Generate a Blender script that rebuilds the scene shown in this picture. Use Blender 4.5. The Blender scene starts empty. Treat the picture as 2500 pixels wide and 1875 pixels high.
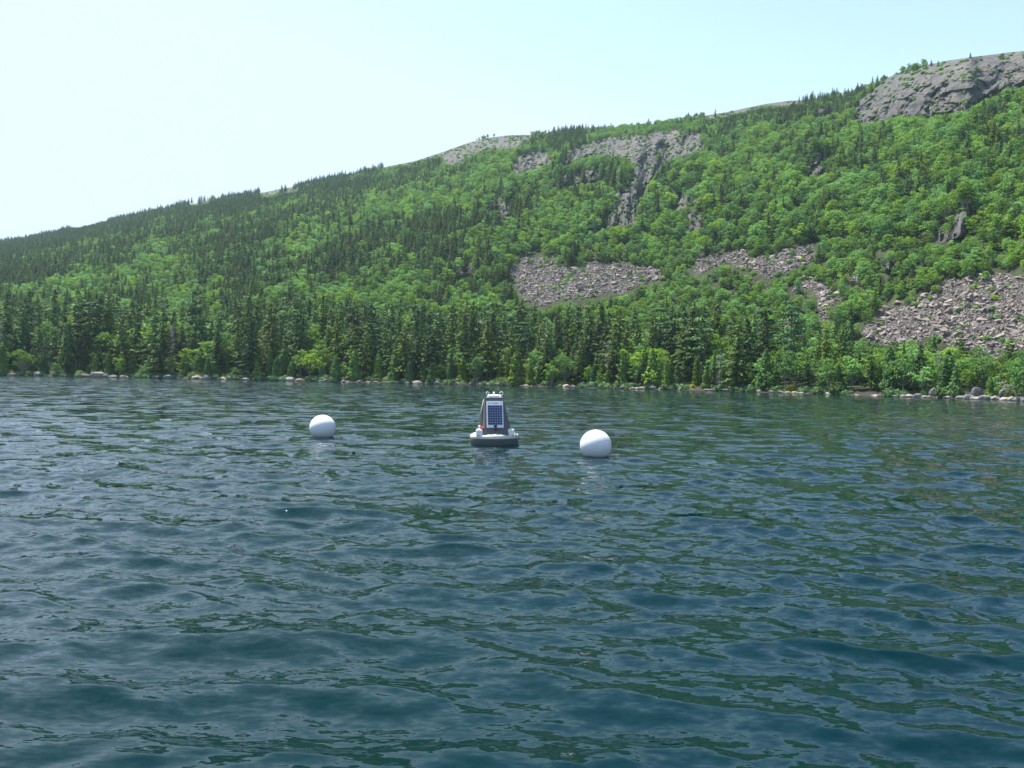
import bpy, bmesh, math, random
import numpy as np
from mathutils import Matrix, Vector

sc = bpy.context.scene
COL = sc.collection
rng = np.random.default_rng(11)
random.seed(11)
rad = math.radians

# ------------------------------------------------------------------ camera
F, CU, CV, CAMH = 1736.0, 1106.0, 829.5, 1.6      # focal length and centre of a 2212 x 1659 frame
PITCH, ROLL = 0.4126, 1.14
cd = bpy.data.cameras.new('camera')
cam = bpy.data.objects.new('camera', cd)
COL.objects.link(cam)
cd.sensor_width = 36.0
cd.lens = 36.0 * F / 2212.0
cd.clip_start, cd.clip_end = 0.1, 9000.0
cam.matrix_world = (Matrix.Translation((0, 0, CAMH)) @ Matrix.Rotation(rad(90 - PITCH), 4, 'X')
                    @ Matrix.Rotation(rad(ROLL), 4, 'Z'))
sc.camera = cam
CR = np.array(cam.matrix_world.to_3x3())

# ------------------------------------------------------------------ light
SUN_EL, SUN_AZ = 66.0, -48.0                      # azimuth from +Y, negative to the left
w = bpy.data.worlds.new('World')
sc.world = w
w.use_nodes = True
nt = w.node_tree
bg = nt.nodes['Background']
sky = nt.nodes.new('ShaderNodeTexSky')
sky.sky_type = 'NISHITA'
sky.sun_disc = False
sky.sun_elevation = rad(SUN_EL)
sky.sun_rotation = rad(SUN_AZ)
sky.altitude = 80
sky.air_density, sky.dust_density, sky.ozone_density = 1.15, 0.6, 1.5
wb = nt.nodes.new('ShaderNodeMix')                # the camera's cool-green white balance of the sky
wb.data_type, wb.blend_type = 'RGBA', 'MULTIPLY'
wb.inputs[0].default_value = 1.0
wb.inputs[7].default_value = (1.04, 0.965, 0.93, 1)
nt.links.new(sky.outputs[0], wb.inputs[6])
lv = nt.nodes.new('ShaderNodeMix')                # summer haze levels the brightest part of the sky
lv.data_type, lv.blend_type = 'RGBA', 'DARKEN'
lv.inputs[0].default_value = 1.0
lv.inputs[7].default_value = (2.7, 3.25, 4.2, 1)
nt.links.new(wb.outputs[2], lv.inputs[6])
nt.links.new(lv.outputs[2], bg.inputs[0])
bg.inputs[1].default_value = 0.125
sl = bpy.data.lights.new('sun', 'SUN')
sl.energy, sl.angle, sl.color = 5.0, rad(0.53), (1.0, 0.96, 0.88)
so = bpy.data.objects.new('sun', sl)
COL.objects.link(so)
sd = Vector((math.sin(rad(SUN_AZ)) * math.cos(rad(SUN_EL)), math.cos(rad(SUN_AZ)) * math.cos(rad(SUN_EL)), math.sin(rad(SUN_EL))))
so.rotation_euler = sd.to_track_quat('Z', 'Y').to_euler()
so.location = sd * 900
sc.view_settings.view_transform = 'Standard'
sc.view_settings.look = 'None'
sc.view_settings.exposure = 1.28
sc.view_settings.gamma = 1.0
sc.view_settings.use_curve_mapping = False
sc.render.engine = 'CYCLES'
sc.cycles.max_bounces = 5
sc.cycles.diffuse_bounces = 2
sc.cycles.glossy_bounces = 3
sc.cycles.transmission_bounces = 3
sc.cycles.volume_bounces = 0
sc.cycles.sample_clamp_indirect = 6.0
sc.cycles.caustics_reflective = False
sc.cycles.caustics_refractive = False


# ------------------------------------------------------------------ helpers
def unproj(U, V):
    """pixel of the 2212 frame -> azimuth and tangent of elevation"""
    U, V = np.asarray(U, float), np.asarray(V, float)
    d = np.stack([(U - CU) / F, -(V - CV) / F, -np.ones_like(U)], -1) @ CR.T
    return np.arctan2(d[..., 0], d[..., 1]), d[..., 2] / np.hypot(d[..., 0], d[..., 1])


def proj(P):
    q = (np.asarray(P, float) - np.array([0, 0, CAMH])) @ CR
    z = np.minimum(q[..., 2], -1e-3)
    return CU + F * q[..., 0] / -z, CV - F * q[..., 1] / -z


_T = np.random.default_rng(5).random((16, 256, 256)).astype(np.float32)


def vnoise(x, y, s=0):
    x, y = np.asarray(x, float), np.asarray(y, float)
    xi, yi = np.floor(x), np.floor(y)
    fx, fy = x - xi, y - yi
    fx, fy = fx * fx * (3 - 2 * fx), fy * fy * (3 - 2 * fy)
    a, b = xi.astype(np.int64) & 255, yi.astype(np.int64) & 255
    a1, b1 = (a + 1) & 255, (b + 1) & 255
    t = _T[s % 16]
    return (t[a, b] * (1 - fx) + t[a1, b] * fx) * (1 - fy) + (t[a, b1] * (1 - fx) + t[a1, b1] * fx) * fy


def fbm(x, y, s=0, o=4):
    v, amp, tot = 0.0, 1.0, 0.0
    for k in range(o):
        v = v + amp * vnoise(np.asarray(x) * 2 ** k + 17.3 * k, np.asarray(y) * 2 ** k + 9.1 * k, s + k)
        tot += amp
        amp *= 0.5
    return v / tot


def sstep(x, a, b):
    t = np.clip((np.asarray(x, float) - a) / (b - a), 0, 1)
    return t * t * (3 - 2 * t)


def mesh_np(name, verts, faces, mats=(), smooth=False, mat_idx=None):
    """faces: an (n,3) or (n,4) array, or a list of such arrays"""
    me = bpy.data.meshes.new(name)
    fl = [np.asarray(f, np.int32) for f in (faces if isinstance(faces, list) else [faces]) if len(f)]
    verts = np.asarray(verts, np.float32)
    me.vertices.add(len(verts))
    me.vertices.foreach_set('co', verts.ravel())
    loops = np.concatenate([f.ravel() for f in fl])
    tot = np.concatenate([np.full(len(f), f.shape[1], np.int32) for f in fl])
    st = np.concatenate([[0], np.cumsum(tot)[:-1]]).astype(np.int32)
    me.loops.add(len(loops))
    me.loops.foreach_set('vertex_index', loops)
    me.polygons.add(len(tot))
    me.polygons.foreach_set('loop_start', st)
    me.polygons.foreach_set('loop_total', tot)
    if smooth is True:
        me.polygons.foreach_set('use_smooth', np.ones(len(tot), bool))
    elif smooth is False:
        me.polygons.foreach_set('use_smooth', np.zeros(len(tot), bool))
    else:
        me.polygons.foreach_set('use_smooth', np.asarray(smooth, bool))
    for m in mats:
        me.materials.append(m)
    if mat_idx is not None:
        me.polygons.foreach_set('material_index', np.asarray(mat_idx, np.int32))
    me.update(calc_edges=True)
    return me


def fattr(me, name, arr):
    a = me.attributes.new(name, 'FLOAT', 'POINT')
    a.data.foreach_set('value', np.asarray(arr, np.float32).ravel())


def link(name, data, parent=None, loc=None, label=None, cat=None, group=None, kind=None):
    o = bpy.data.objects.new(name, data)
    COL.objects.link(o)
    if parent is not None:
        o.parent = parent
    if loc is not None:
        o.location = loc
    if label:
        o['label'] = label
    if cat:
        o['category'] = cat
    if group:
        o['group'] = group
    if kind:
        o['kind'] = kind
    return o


class NT:
    """small helper for node materials"""
    def __init__(s, name):
        s.m = bpy.data.materials.new(name)
        s.m.use_nodes = True
        s.t = s.m.node_tree
        s.b = s.t.nodes['Principled BSDF']
        s.out = s.t.nodes['Material Output']

    def n(s, typ, ins=None, **kw):
        x = s.t.nodes.new(typ)
        for k, v in kw.items():
            setattr(x, k, v)
        for k, v in (ins or {}).items():
            if hasattr(v, 'links'):
                s.t.links.new(v, x.inputs[k])
            else:
                x.inputs[k].default_value = v
        return x

    def math(s, op, a, b=0.0, c=0.0):
        return s.n('ShaderNodeMath', {0: a, 1: b, 2: c}, operation=op).outputs[0]

    def mix(s, f, a, b, blend='MIX'):
        x = s.n('ShaderNodeMix', data_type='RGBA', blend_type=blend)
        for i, v in ((0, f), (6, a), (7, b)):
            if hasattr(v, 'links'):
                s.t.links.new(v, x.inputs[i])
            else:
                x.inputs[i].default_value = v if i == 0 else (*v[:3], 1)
        return x.outputs[2]

    def noise(s, vec, scale, detail=4, rough=0.55, dist=0.0):
        return s.n('ShaderNodeTexNoise', {'Vector': vec, 'Scale': scale, 'Detail': detail, 'Roughness': rough, 'Distortion': dist})

    def ramp(s, f, pts):
        x = s.n('ShaderNodeValToRGB', {0: f})
        e = x.color_ramp.elements
        while len(e) < len(pts):
            e.new(0.5)
        for el, (p, c) in zip(e, pts):
            el.position = p
            el.color = (*c[:3], 1) if len(c) >= 3 else (c[0], c[0], c[0], 1)
        return x.outputs[0]

    def set(s, **kw):
        for k, v in kw.items():
            k = k.replace('_', ' ')
            if hasattr(v, 'links'):
                s.t.links.new(v, s.b.inputs[k])
            else:
                s.b.inputs[k].default_value = (*v, 1) if isinstance(v, tuple) and len(v) == 3 else v
        return s


def leaf_mat(name, dark, light, transl=0.3, var=0.35):
    k = NT(name)
    oi = k.n('ShaderNodeObjectInfo')
    tint = k.n('ShaderNodeAttribute', attribute_name='tint')
    f = k.math('ADD', k.math('MULTIPLY', oi.outputs['Random'], 0.6), k.math('MULTIPLY', tint.outputs['Fac'], 0.45))
    c = k.mix(f, dark, light)
    # one tree in a few leans to yellow or to grey-green
    r2 = k.math('FRACT', k.math('MULTIPLY', oi.outputs['Random'], 7.31))
    hs = k.n('ShaderNodeHueSaturation', {'Hue': k.math('MULTIPLY_ADD', r2, -0.05, 0.522),
                                         'Saturation': k.math('MULTIPLY_ADD', r2, var, 0.85),
                                         'Value': k.math('MULTIPLY_ADD', oi.outputs['Random'], 0.5, 0.78), 'Color': c})
    k.set(Base_Color=hs.outputs[0], Roughness=0.7)
    k.b.inputs['Specular IOR Level'].default_value = 0.1
    tr = k.n('ShaderNodeBsdfTranslucent', {'Color': hs.outputs[0]})
    mx = k.n('ShaderNodeMixShader', {0: transl, 1: k.b.outputs[0], 2: tr.outputs[0]})
    k.t.links.new(mx.outputs[0], k.out.inputs[0])
    return k.m


def bark_mat(name, a, b):
    k = NT(name)
    tc = k.n('ShaderNodeTexCoord')
    n = k.noise(tc.outputs['Object'], 3.0, 5)
    k.set(Base_Color=k.mix(n.outputs[0], a, b), Roughness=0.9)
    return k.m


# ------------------------------------------------------------------ materials of the land
def rock_color(k, pos, big=0.02, pale=0.42):
    st = k.n('ShaderNodeMapping', {'Vector': pos, 'Scale': (1, 1, 0.22)})
    n1 = k.noise(pos, big, 6, 0.65)
    n2 = k.noise(st.outputs[0], 0.42, 5, 0.7)
    n3 = k.noise(pos, 1.3, 4, 0.6)
    c = k.ramp(n1.outputs[0], [(0.3, (0.15 * pale, 0.145 * pale, 0.145 * pale)), (0.5, (0.24 * pale, 0.225 * pale, 0.22 * pale)), (0.7, (0.33 * pale, 0.295 * pale, 0.275 * pale))])
    c = k.mix(k.ramp(n2.outputs[0], [(0.40, (0.95,) * 3), (0.55, (0,) * 3)]), c, (0.05, 0.052, 0.054))
    c = k.mix(k.ramp(n3.outputs[0], [(0.45, (0,) * 3), (0.75, (0.35,) * 3)]), c, (0.40 * pale, 0.36 * pale, 0.33 * pale))
    return c, n3, n2


k = NT('hillside')
geo = k.n('ShaderNodeNewGeometry')
pos = geo.outputs['Position']
rc, rn3, rn2 = rock_color(k, pos)
arock = k.n('ShaderNodeAttribute', attribute_name='rock')
ashore = k.n('ShaderNodeAttribute', attribute_name='shore')
f1 = k.noise(pos, 0.22, 6, 0.7)
forest = k.ramp(f1.outputs[0], [(0.3, (0.025, 0.022, 0.012)), (0.5, (0.03, 0.04, 0.014)), (0.7, (0.045, 0.075, 0.02))])
thr = k.math('ADD', arock.outputs['Fac'], k.math('MULTIPLY', k.math('SUBTRACT', k.noise(pos, 0.35, 5, 0.7).outputs[0], 0.5), 0.9))
gcol = k.mix(k.ramp(thr, [(0.42, (0,) * 3), (0.55, (1,) * 3)]), forest, rc)
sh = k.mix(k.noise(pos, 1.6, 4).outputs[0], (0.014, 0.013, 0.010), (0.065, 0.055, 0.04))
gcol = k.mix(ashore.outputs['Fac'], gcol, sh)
bmp = k.n('ShaderNodeBump', {'Strength': 0.9, 'Distance': 0.8, 'Height': k.math('ADD', rn3.outputs[0], rn2.outputs[0])})
k.set(Base_Color=gcol, Roughness=0.92, Normal=bmp.outputs[0])
k.b.inputs['Specular IOR Level'].default_value = 0.2
M_HILL = k.m


def boulder_mat(name, a, b, dark):
    k = NT(name)
    tc = k.n('ShaderNodeTexCoord')
    oi = k.n('ShaderNodeObjectInfo')
    off = k.n('ShaderNodeVectorMath', {0: tc.outputs['Object'], 1: k.n('ShaderNodeCombineXYZ', {0: k.math('MULTIPLY', oi.outputs['Random'], 50.0)}).outputs[0]}, operation='ADD')
    n1 = k.noise(off.outputs[0], 1.4, 6, 0.65)
    n2 = k.noise(off.outputs[0], 6.0, 4, 0.6)
    c = k.mix(oi.outputs['Random'], a, b)
    c = k.mix(k.ramp(n1.outputs[0], [(0.42, (0,) * 3), (0.66, (0.75,) * 3)]), c, dark)
    c = k.mix(k.ramp(n2.outputs[0], [(0.5, (0,) * 3), (0.8, (0.4,) * 3)]), c, (0.42, 0.41, 0.38))
    bm = k.n('ShaderNodeBump', {'Strength': 0.7, 'Distance': 0.12, 'Height': n2.outputs[0]})
    k.set(Base_Color=c, Roughness=0.88, Normal=bm.outputs[0])
    k.b.inputs['Specular IOR Level'].default_value = 0.25
    return k.m


M_SCREE = boulder_mat('talus_rock', (0.16, 0.134, 0.122), (0.29, 0.243, 0.215), (0.088, 0.078, 0.074))
M_PALE = boulder_mat('pale_granite', (0.22, 0.205, 0.19), (0.31, 0.275, 0.245), (0.11, 0.103, 0.098))
M_GREYROCK = boulder_mat('grey_granite', (0.09, 0.092, 0.098), (0.16, 0.155, 0.15), (0.055, 0.055, 0.06))
M_WARMROCK = boulder_mat('tan_granite', (0.34, 0.27, 0.19), (0.42, 0.35, 0.26), (0.2, 0.15, 0.1))

M_SPRUCE = leaf_mat('spruce_needles', (0.028, 0.06, 0.018), (0.09, 0.152, 0.028), 0.18, 0.25)
M_PINE = leaf_mat('pine_needles', (0.055, 0.12, 0.048), (0.1, 0.2, 0.06), 0.2, 0.2)
M_CEDAR = leaf_mat('cedar_needles', (0.05, 0.12, 0.026), (0.115, 0.21, 0.035), 0.22, 0.25)
M_BROAD = leaf_mat('broad_leaves', (0.092, 0.2, 0.036), (0.175, 0.33, 0.056), 0.4, 0.25)
M_SHRUB = leaf_mat('shrub_leaves', (0.075, 0.13, 0.026), (0.15, 0.2, 0.035), 0.32, 0.3)
M_YELLOW = leaf_mat('yellow_leaves', (0.17, 0.22, 0.02), (0.26, 0.3, 0.03), 0.32, 0.2)
M_RUST = leaf_mat('rust_leaves', (0.36, 0.12, 0.04), (0.5, 0.2, 0.07), 0.3, 0.1)
M_DEADTWIG = bark_mat('dead_twigs', (0.17, 0.16, 0.15), (0.3, 0.28, 0.26))
M_BARK = bark_mat('bark', (0.05, 0.04, 0.032), (0.13, 0.11, 0.095))
M_BIRCH = bark_mat('pale_bark', (0.12, 0.11, 0.1), (0.32, 0.3, 0.28))

# ------------------------------------------------------------------ regions of bare rock, drawn in the 2212 frame and carried to the slope
def poly(pts, sx=1.0, ox=0.0, oy=0.0):
    return [(ox + x * sx, oy + y * sx) for x, y in pts]


A8 = dict(sx=0.36, ox=796, oy=247.7)
A7 = dict(sx=0.32, ox=1504, oy=88.5)
A5 = dict(sx=0.32, ox=708, oy=531)
A6 = dict(sx=0.32, ox=1504, oy=531)
ROCK = [
    poly([(440, 260), (640, 165), (720, 140), (900, 112), (985, 115), (905, 175), (820, 205), (700, 195), (600, 245), (530, 295), (450, 275)], **A8),
    poly([(0, 330), (200, 275), (330, 235), (470, 200), (640, 155), (640, 170), (470, 225), (330, 255), (100, 315)], **A8),
    poly([(870, 335), (885, 250), (1030, 222), (1115, 245), (1065, 290), (1000, 322), (900, 340)], **A8),
    poly([(1150, 285), (1200, 228), (1280, 188), (1420, 150), (1500, 130), (1680, 118), (1840, 98), (1990, 125), (2035, 150), (1985, 212), (1800, 255), (1760, 285), (1700, 350), (1640, 372), (1595, 350), (1590, 300), (1560, 255), (1480, 240), (1400, 232), (1290, 242), (1200, 292)], **A8),
    poly([(1640, 360), (1725, 335), (1665, 430), (1625, 520), (1605, 570), (1612, 640), (1560, 662), (1490, 640), (1380, 685), (1300, 692), (1320, 650), (1420, 615), (1500, 585), (1475, 490), (1550, 415)], **A8),
    poly([(1060, 425), (1200, 368), (1400, 328), (1405, 382), (1250, 402), (1100, 445)], **A8),
    poly([(1410, 400), (1500, 365), (1510, 400), (1440, 425)], **A8),
    poly([(665, 530), (770, 503), (880, 540), (885, 570), (845, 602), (760, 562), (690, 552)], **A8),
    poly([(600, 595), (650, 610), (670, 650), (620, 630)], **A8),
    poly([(1875, 695), (1920, 605), (2000, 596), (2045, 650), (1950, 685)], **A8),
    poly([(1805, 525), (1900, 466), (1985, 476), (1985, 502), (1900, 545), (1840, 565)], **A8),
    poly([(1880, 412), (1950, 366), (1992, 382), (1960, 415)], **A8),
    poly([(1165, 660), (1225, 632), (1230, 660), (1180, 678)], **A8),
    # summit cliff and the ledges of the right half
    poly([(1025, 500), (1080, 468), (1120, 388), (1230, 318), (1290, 248), (1500, 203), (1640, 135), (1800, 115), (2000, 90), (2120, 60), (2330, 70), (2330, 335), (2212, 300), (2100, 312), (1950, 362), (1825, 462), (1700, 472), (1560, 502), (1450, 502), (1300, 502), (1160, 548), (1060, 532)], **A7),
    poly([(775, 535), (830, 478), (940, 448), (925, 482), (850, 504)], **A7),
    poly([(1775, 550), (1830, 525), (1892, 560), (1850, 590)], **A7),
    poly([(40, 500), (330, 430), (500, 400), (760, 383), (860, 373), (700, 408), (400, 444), (100, 514)], **A7),
    poly([(700, 882), (790, 785), (872, 788), (872, 885), (750, 905)], **A7),
    poly([(1000, 792), (1030, 765), (1165, 800), (1155, 825), (1060, 825)], **A7),
    poly([(635, 1055), (700, 1015), (712, 1100), (640, 1105)], **A7),
    poly([(300, 1152), (340, 1090), (375, 1096), (335, 1156)], **A7),
    poly([(1575, 1335), (1640, 1255), (1720, 1215), (1800, 1145), (1855, 1185), (1835, 1285), (1760, 1335), (1650, 1350)], **A7),
    poly([(1215, 105), (1260, 92), (1310, 100), (1312, 172), (1230, 165)], **A6),
    # pale slabs near the skyline on the left
    poly([(150, 482), (230, 466), (235, 471), (160, 488)]),
    poly([(410, 434), (450, 428), (452, 434), (415, 440)]),
    poly([(560, 416), (640, 402), (645, 407), (570, 424)]),
    poly([(735, 478), (770, 470), (778, 478), (745, 486)]),
]
TALUS = [
    poly([(1200, 190), (1280, 115), (1330, 85), (1480, 105), (1560, 145), (1650, 165), (1800, 125), (1960, 135), (2212, 165), (2300, 200), (2100, 262), (1960, 315), (1850, 315), (1740, 345), (1600, 355), (1450, 395), (1330, 375), (1290, 295), (1255, 225)], **A5),
    poly([(835, 185), (930, 115), (995, 118), (985, 168), (900, 190)], **A5),
    poly([(-20, 185), (0, 100), (200, 68), (330, 45), (345, 100), (540, 78), (560, 55), (700, 18), (780, -5), (805, 60), (740, 122), (700, 122), (600, 165), (480, 215), (400, 185), (300, 155), (230, 95), (100, 135), (50, 175)], **A6),
    poly([(735, 195), (780, 235), (850, 278), (905, 288), (985, 318), (1005, 350), (935, 385), (885, 425), (865, 505), (820, 525), (835, 340), (755, 275), (640, 325), (675, 275)], **A6),
    poly([(575, 505), (700, 488), (745, 540), (600, 555)], **A6),
    poly([(1115, 605), (1160, 525), (1260, 428), (1440, 378), (1560, 338), (1680, 255), (1850, 225), (2000, 205), (2100, 195), (2400, 225), (2400, 700), (2212, 690), (2050, 705), (1950, 755), (1900, 705), (1700, 665), (1600, 605), (1480, 645), (1250, 655)], **A6),
    poly([(1925, 700), (2085, 690), (2065, 760), (2045, 860), (2110, 965), (2040, 965), (1995, 860), (1985, 760)], **A6),
    poly([(1010, 230), (1110, 215), (1105, 250), (1030, 250)], **A6),
]
MW, MH = 1200, 450                                 # mask rasters at half the 2212 frame, U from -94


def raster(polys):
    m = np.zeros((MH, MW), bool)
    yy, xx = np.mgrid[0:MH, 0:MW]
    U, V = xx * 2.0 - 94, yy * 2.0
    for p in polys:
        p = np.array(p)
        ins = np.zeros_like(m)
        x1, y1 = p[:, 0], p[:, 1]
        x2, y2 = np.roll(x1, -1), np.roll(y1, -1)
        for a, b, c, d in zip(x1, y1, x2, y2):
            if b == d:
                continue
            ins ^= ((b > V) != (d > V)) & (U < (c - a) * (V - b) / (d - b) + a)
        m |= ins
    return m.astype(np.float32)


RM, TM = raster(ROCK), raster(TALUS)


def blur(m, n):
    for ax in (0, 1):
        c = np.cumsum(np.pad(m, [(n + 1, n) if a == ax else (0, 0) for a in (0, 1)], mode='edge'), axis=ax)
        m = (np.take(c, range(2 * n + 1, c.shape[ax]), ax) - np.take(c, range(0, c.shape[ax] - 2 * n - 1), ax)) / (2 * n + 1)
    return m


TM = (blur(TM, 2) > 0.22).astype(np.float32)
RMB = blur((blur(RM, 2) > 0.22).astype(np.float32), 1)


def msample(m, U, V, warp=5.0):
    U = np.asarray(U, float) + warp * 2 * (fbm(np.asarray(U) / 22, np.asarray(V) / 22, 3, 3) - 0.5)
    V = np.asarray(V, float) + warp * 2 * (fbm(np.asarray(U) / 22, np.asarray(V) / 22, 6, 3) - 0.5)
    ok = (U > -94) & (U < 2304)
    x = np.clip(((U + 94) / 2).round().astype(int), 0, MW - 1)
    y = np.clip((V / 2).round().astype(int), 0, MH - 1)
    return m[y, x] * ok


# ------------------------------------------------------------------ the hillside
RIDGE = [(-300, 590), (0, 526), (45, 522), (100, 509), (250, 477), (400, 443), (560, 417), (700, 390), (770, 377), (830, 361), (900, 347), (960, 327), (1010, 309), (1050, 298), (1100, 292), (1150, 291), (1200, 286), (1240, 283), (1340, 276), (1420, 267), (1500, 253), (1570, 242), (1650, 225), (1700, 218), (1750, 215), (1800, 209), (1875, 194), (1905, 173), (1960, 150), (2040, 132), (2100, 123), (2180, 113), (2212, 110), (2500, 95)]
ra, rt = unproj([p[0] for p in RIDGE], [p[1] for p in RIDGE])
ra = np.concatenate([[rad(-85)], ra, [rad(85)]])
rt = np.concatenate([[0.02], rt, [0.40]])
sa, _ = unproj([-300, 0, 600, 1106, 1600, 2212, 2500], [820] * 7)
S_AZ = np.concatenate([[rad(-85)], sa, [rad(85)]])
S_R = np.array([420, 238, 215, 188, 168, 147, 120, 112, 110.0])
D_R = np.array([1300, 1120, 950, 775, 640, 560, 460, 430, 420.0])
B_W = np.array([75, 75, 72, 62, 52, 44, 34, 32, 32.0])   # depth of the gentle wooded bank
f_shore = lambda az: np.interp(az, S_AZ, S_R) + 2.2 * (fbm(np.asarray(az) * 60, 0 * np.asarray(az), 2, 3) - 0.5) * 2
f_dist = lambda az: np.interp(az, S_AZ, D_R)
f_band = lambda az: np.interp(az, S_AZ, B_W)
f_rte = lambda az: np.interp(az, ra, rt)


def profile(az, r):
    """ground height at azimuth az and distance r, before relief"""
    rs, rR, bw = f_shore(az), f_dist(az), f_band(az)
    zR = CAMH + f_rte(az) * rR
    d = r - rs
    zb = np.where(d < 6, 0.17 * d, 1.02 + 0.095 * (d - 6))
    z1 = 1.02 + 0.095 * (bw - 6)
    u = (r - rs - bw) / (rR - rs - bw)
    zs = z1 + (zR - z1) * (u * 1.2 - 0.2 * u * u)
    return np.where(d < bw, zb, zs)


AZ = np.concatenate([np.linspace(rad(-82), rad(-39.5), 36), np.linspace(rad(-39), rad(39), 840), np.linspace(rad(39.5), rad(82), 36)])
NR = 330
nA = len(AZ)
TT = np.linspace(0, 1, NR) ** 1.05
R = np.zeros((nA, NR))
TE = np.zeros((nA, NR))
for j, a in enumerate(AZ):
    rs, rR = float(f_shore(a)), float(f_dist(a))
    rr = np.concatenate([np.linspace(rs, rs + 90, 400), np.linspace(rs + 90.5, rR, 900)])
    te = np.maximum.accumulate((profile(a, rr) - CAMH) / rr)
    te = te + np.arange(len(te)) * 1e-9
    TE[j] = te[0] + (te[-1] - te[0]) * TT
    R[j] = np.interp(TE[j], te, rr)
AZ2 = np.repeat(AZ[:, None], NR, 1)
RB = R.copy()


def pos_of(az, r, te):
    return np.stack([np.sin(az) * r, np.cos(az) * r, CAMH + te * r], -1)


P0 = pos_of(AZ2, R, TE)
GU, GV = proj(P0)
rk = msample(RMB, GU, GV, 5.0)
tl = msample(TM, GU, GV, 4.0)
rk = np.where(np.abs(AZ2) > rad(36), 0.0, rk)
dR = np.diff(RB, axis=1, prepend=RB[:, :1])
D = np.zeros_like(RB)
dte = np.diff(TE, axis=1, prepend=TE[:, :1])
for i in range(1, NR):
    D[:, i] = D[:, i - 1] * np.exp(-dte[:, i] / 0.13) + dR[:, i] * np.interp(GU[:, i], [1500, 1700], [0.5, 0.81]) * rk[:, i]
for it in range(3):
    D[1:-1] = (D[:-2] + 2 * D[1:-1] + D[2:]) / 4
R = R - D
win = sstep(TT, 0.16, 0.3)[None] * (1 - sstep(TT, 0.9, 1.0)[None])
X0, Y0, Z0 = P0[..., 0], P0[..., 1], P0[..., 2]
S0 = AZ2 * f_dist(AZ2) * 0.85                                        # distance along the slope
dr = 22 * (fbm(S0 / 90, Z0 / 70, 1, 4) - 0.5) * win * np.clip(RB / 450, 0.4, 1.3)
slope = np.clip(f_rte(AZ2), 0.2, 0.6)


def ledge(L, warp, wl, s, kk):
    ph = (Z0 + warp * (fbm(S0 / wl, Z0 / wl, s, 4) - 0.5) * 2 - 0.2 * S0) / L
    fr = ph - np.floor(ph)
    return (fr ** 5 - fr + 0.3) * L / np.maximum(slope, 0.35) * kk


joint = np.round(vnoise(S0 / 5.0 + 0.9 * vnoise(S0 / 14, Z0 / 9, 4), Z0 / 34, 9) * 4) / 4 - 0.5
joint2 = np.round(vnoise(S0 / 2.0 + 0.7 * vnoise(S0 / 5, Z0 / 4, 6), Z0 / 11, 10) * 3) / 3 - 0.5
lim = np.minimum(1.0, (1 - TT)[None] * 14)
butt = fbm(S0 / 7 + 0.6 * fbm(S0 / 9, Z0 / 9, 2, 3), Z0 / 40, 14, 4) - 0.5
dr += rk * lim * (9.5 * joint + 5.5 * joint2 + 27 * butt + 10 * (fbm(S0 / 6, Z0 / 22, 12, 5) - 0.5))
dr += tl * 1.4 * (fbm(S0 / 2.5, Z0 / 2.0, 13, 3) - 0.5)
R = R + dr
P = pos_of(AZ2, R, TE)
# rows under the water and behind the crest
pre = []
for dd, zz in ((-70, -6.0), (-16, -4.0), (-5, -0.9)):
    r = RB[:, 0] + dd
    pre.append(np.stack([np.sin(AZ) * r, np.cos(AZ) * r, np.full(nA, zz)], -1))
post = []
for dd, dz in ((10, 0.5), (40, -1), (120, -12), (320, -60), (700, -200)):
    r = R[:, -1] + dd
    post.append(np.stack([np.sin(AZ) * r, np.cos(AZ) * r, P[:, -1, 2] + dz], -1))
G = np.concatenate([np.stack(pre, 1), P, np.stack(post, 1)], 1)
padf = lambda a: np.concatenate([np.repeat(a[:, :1], 3, 1), a, np.repeat(a[:, -1:], 5, 1)], 1)
nG = G.shape[1]
idx = np.arange(nA * nG).reshape(nA, nG)
Q = np.stack([idx[:-1, :-1], idx[1:, :-1], idx[1:, 1:], idx[:-1, 1:]], -1).reshape(-1, 4)
rkp, tlp = padf(rk), padf(tl)
sm = (np.maximum(rkp, tlp) < 0.35)[:-1, :-1].ravel()
me = mesh_np('hillside', G.reshape(-1, 3), Q, [M_HILL], smooth=sm)
fattr(me, 'rock', np.maximum(rkp, tlp))
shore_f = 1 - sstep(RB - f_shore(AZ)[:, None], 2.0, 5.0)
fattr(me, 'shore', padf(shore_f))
link('hillside', me, kind='structure')


def ground(az, r):
    """height of the finished hillside at azimuth and distance, near the shore (no relief there)"""
    return profile(az, r)


# ------------------------------------------------------------------ the lake
def wave_set():
    n = 210
    g = np.random.default_rng(3)
    lam = np.exp(g.uniform(np.log(0.075), np.log(3.4), n))
    base = np.where(g.random(n) < 0.72, rad(-96), rad(-140))      # most run towards the camera, some from the far right
    th = base + g.normal(0, rad(23), n)
    wgt = np.exp(-0.5 * ((np.log(lam) - np.log(0.36)) / 0.95) ** 2) + 0.2
    wgt = np.where(lam > 1.4, wgt * 0.75, wgt)
    sl = wgt * g.uniform(0.5, 1.3, n)
    sl *= 0.172 * math.sqrt(2) / np.sqrt(np.sum(sl ** 2))
    return lam, th, sl, g.uniform(0, 2 * np.pi, n)


WAVES = wave_set()


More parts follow.
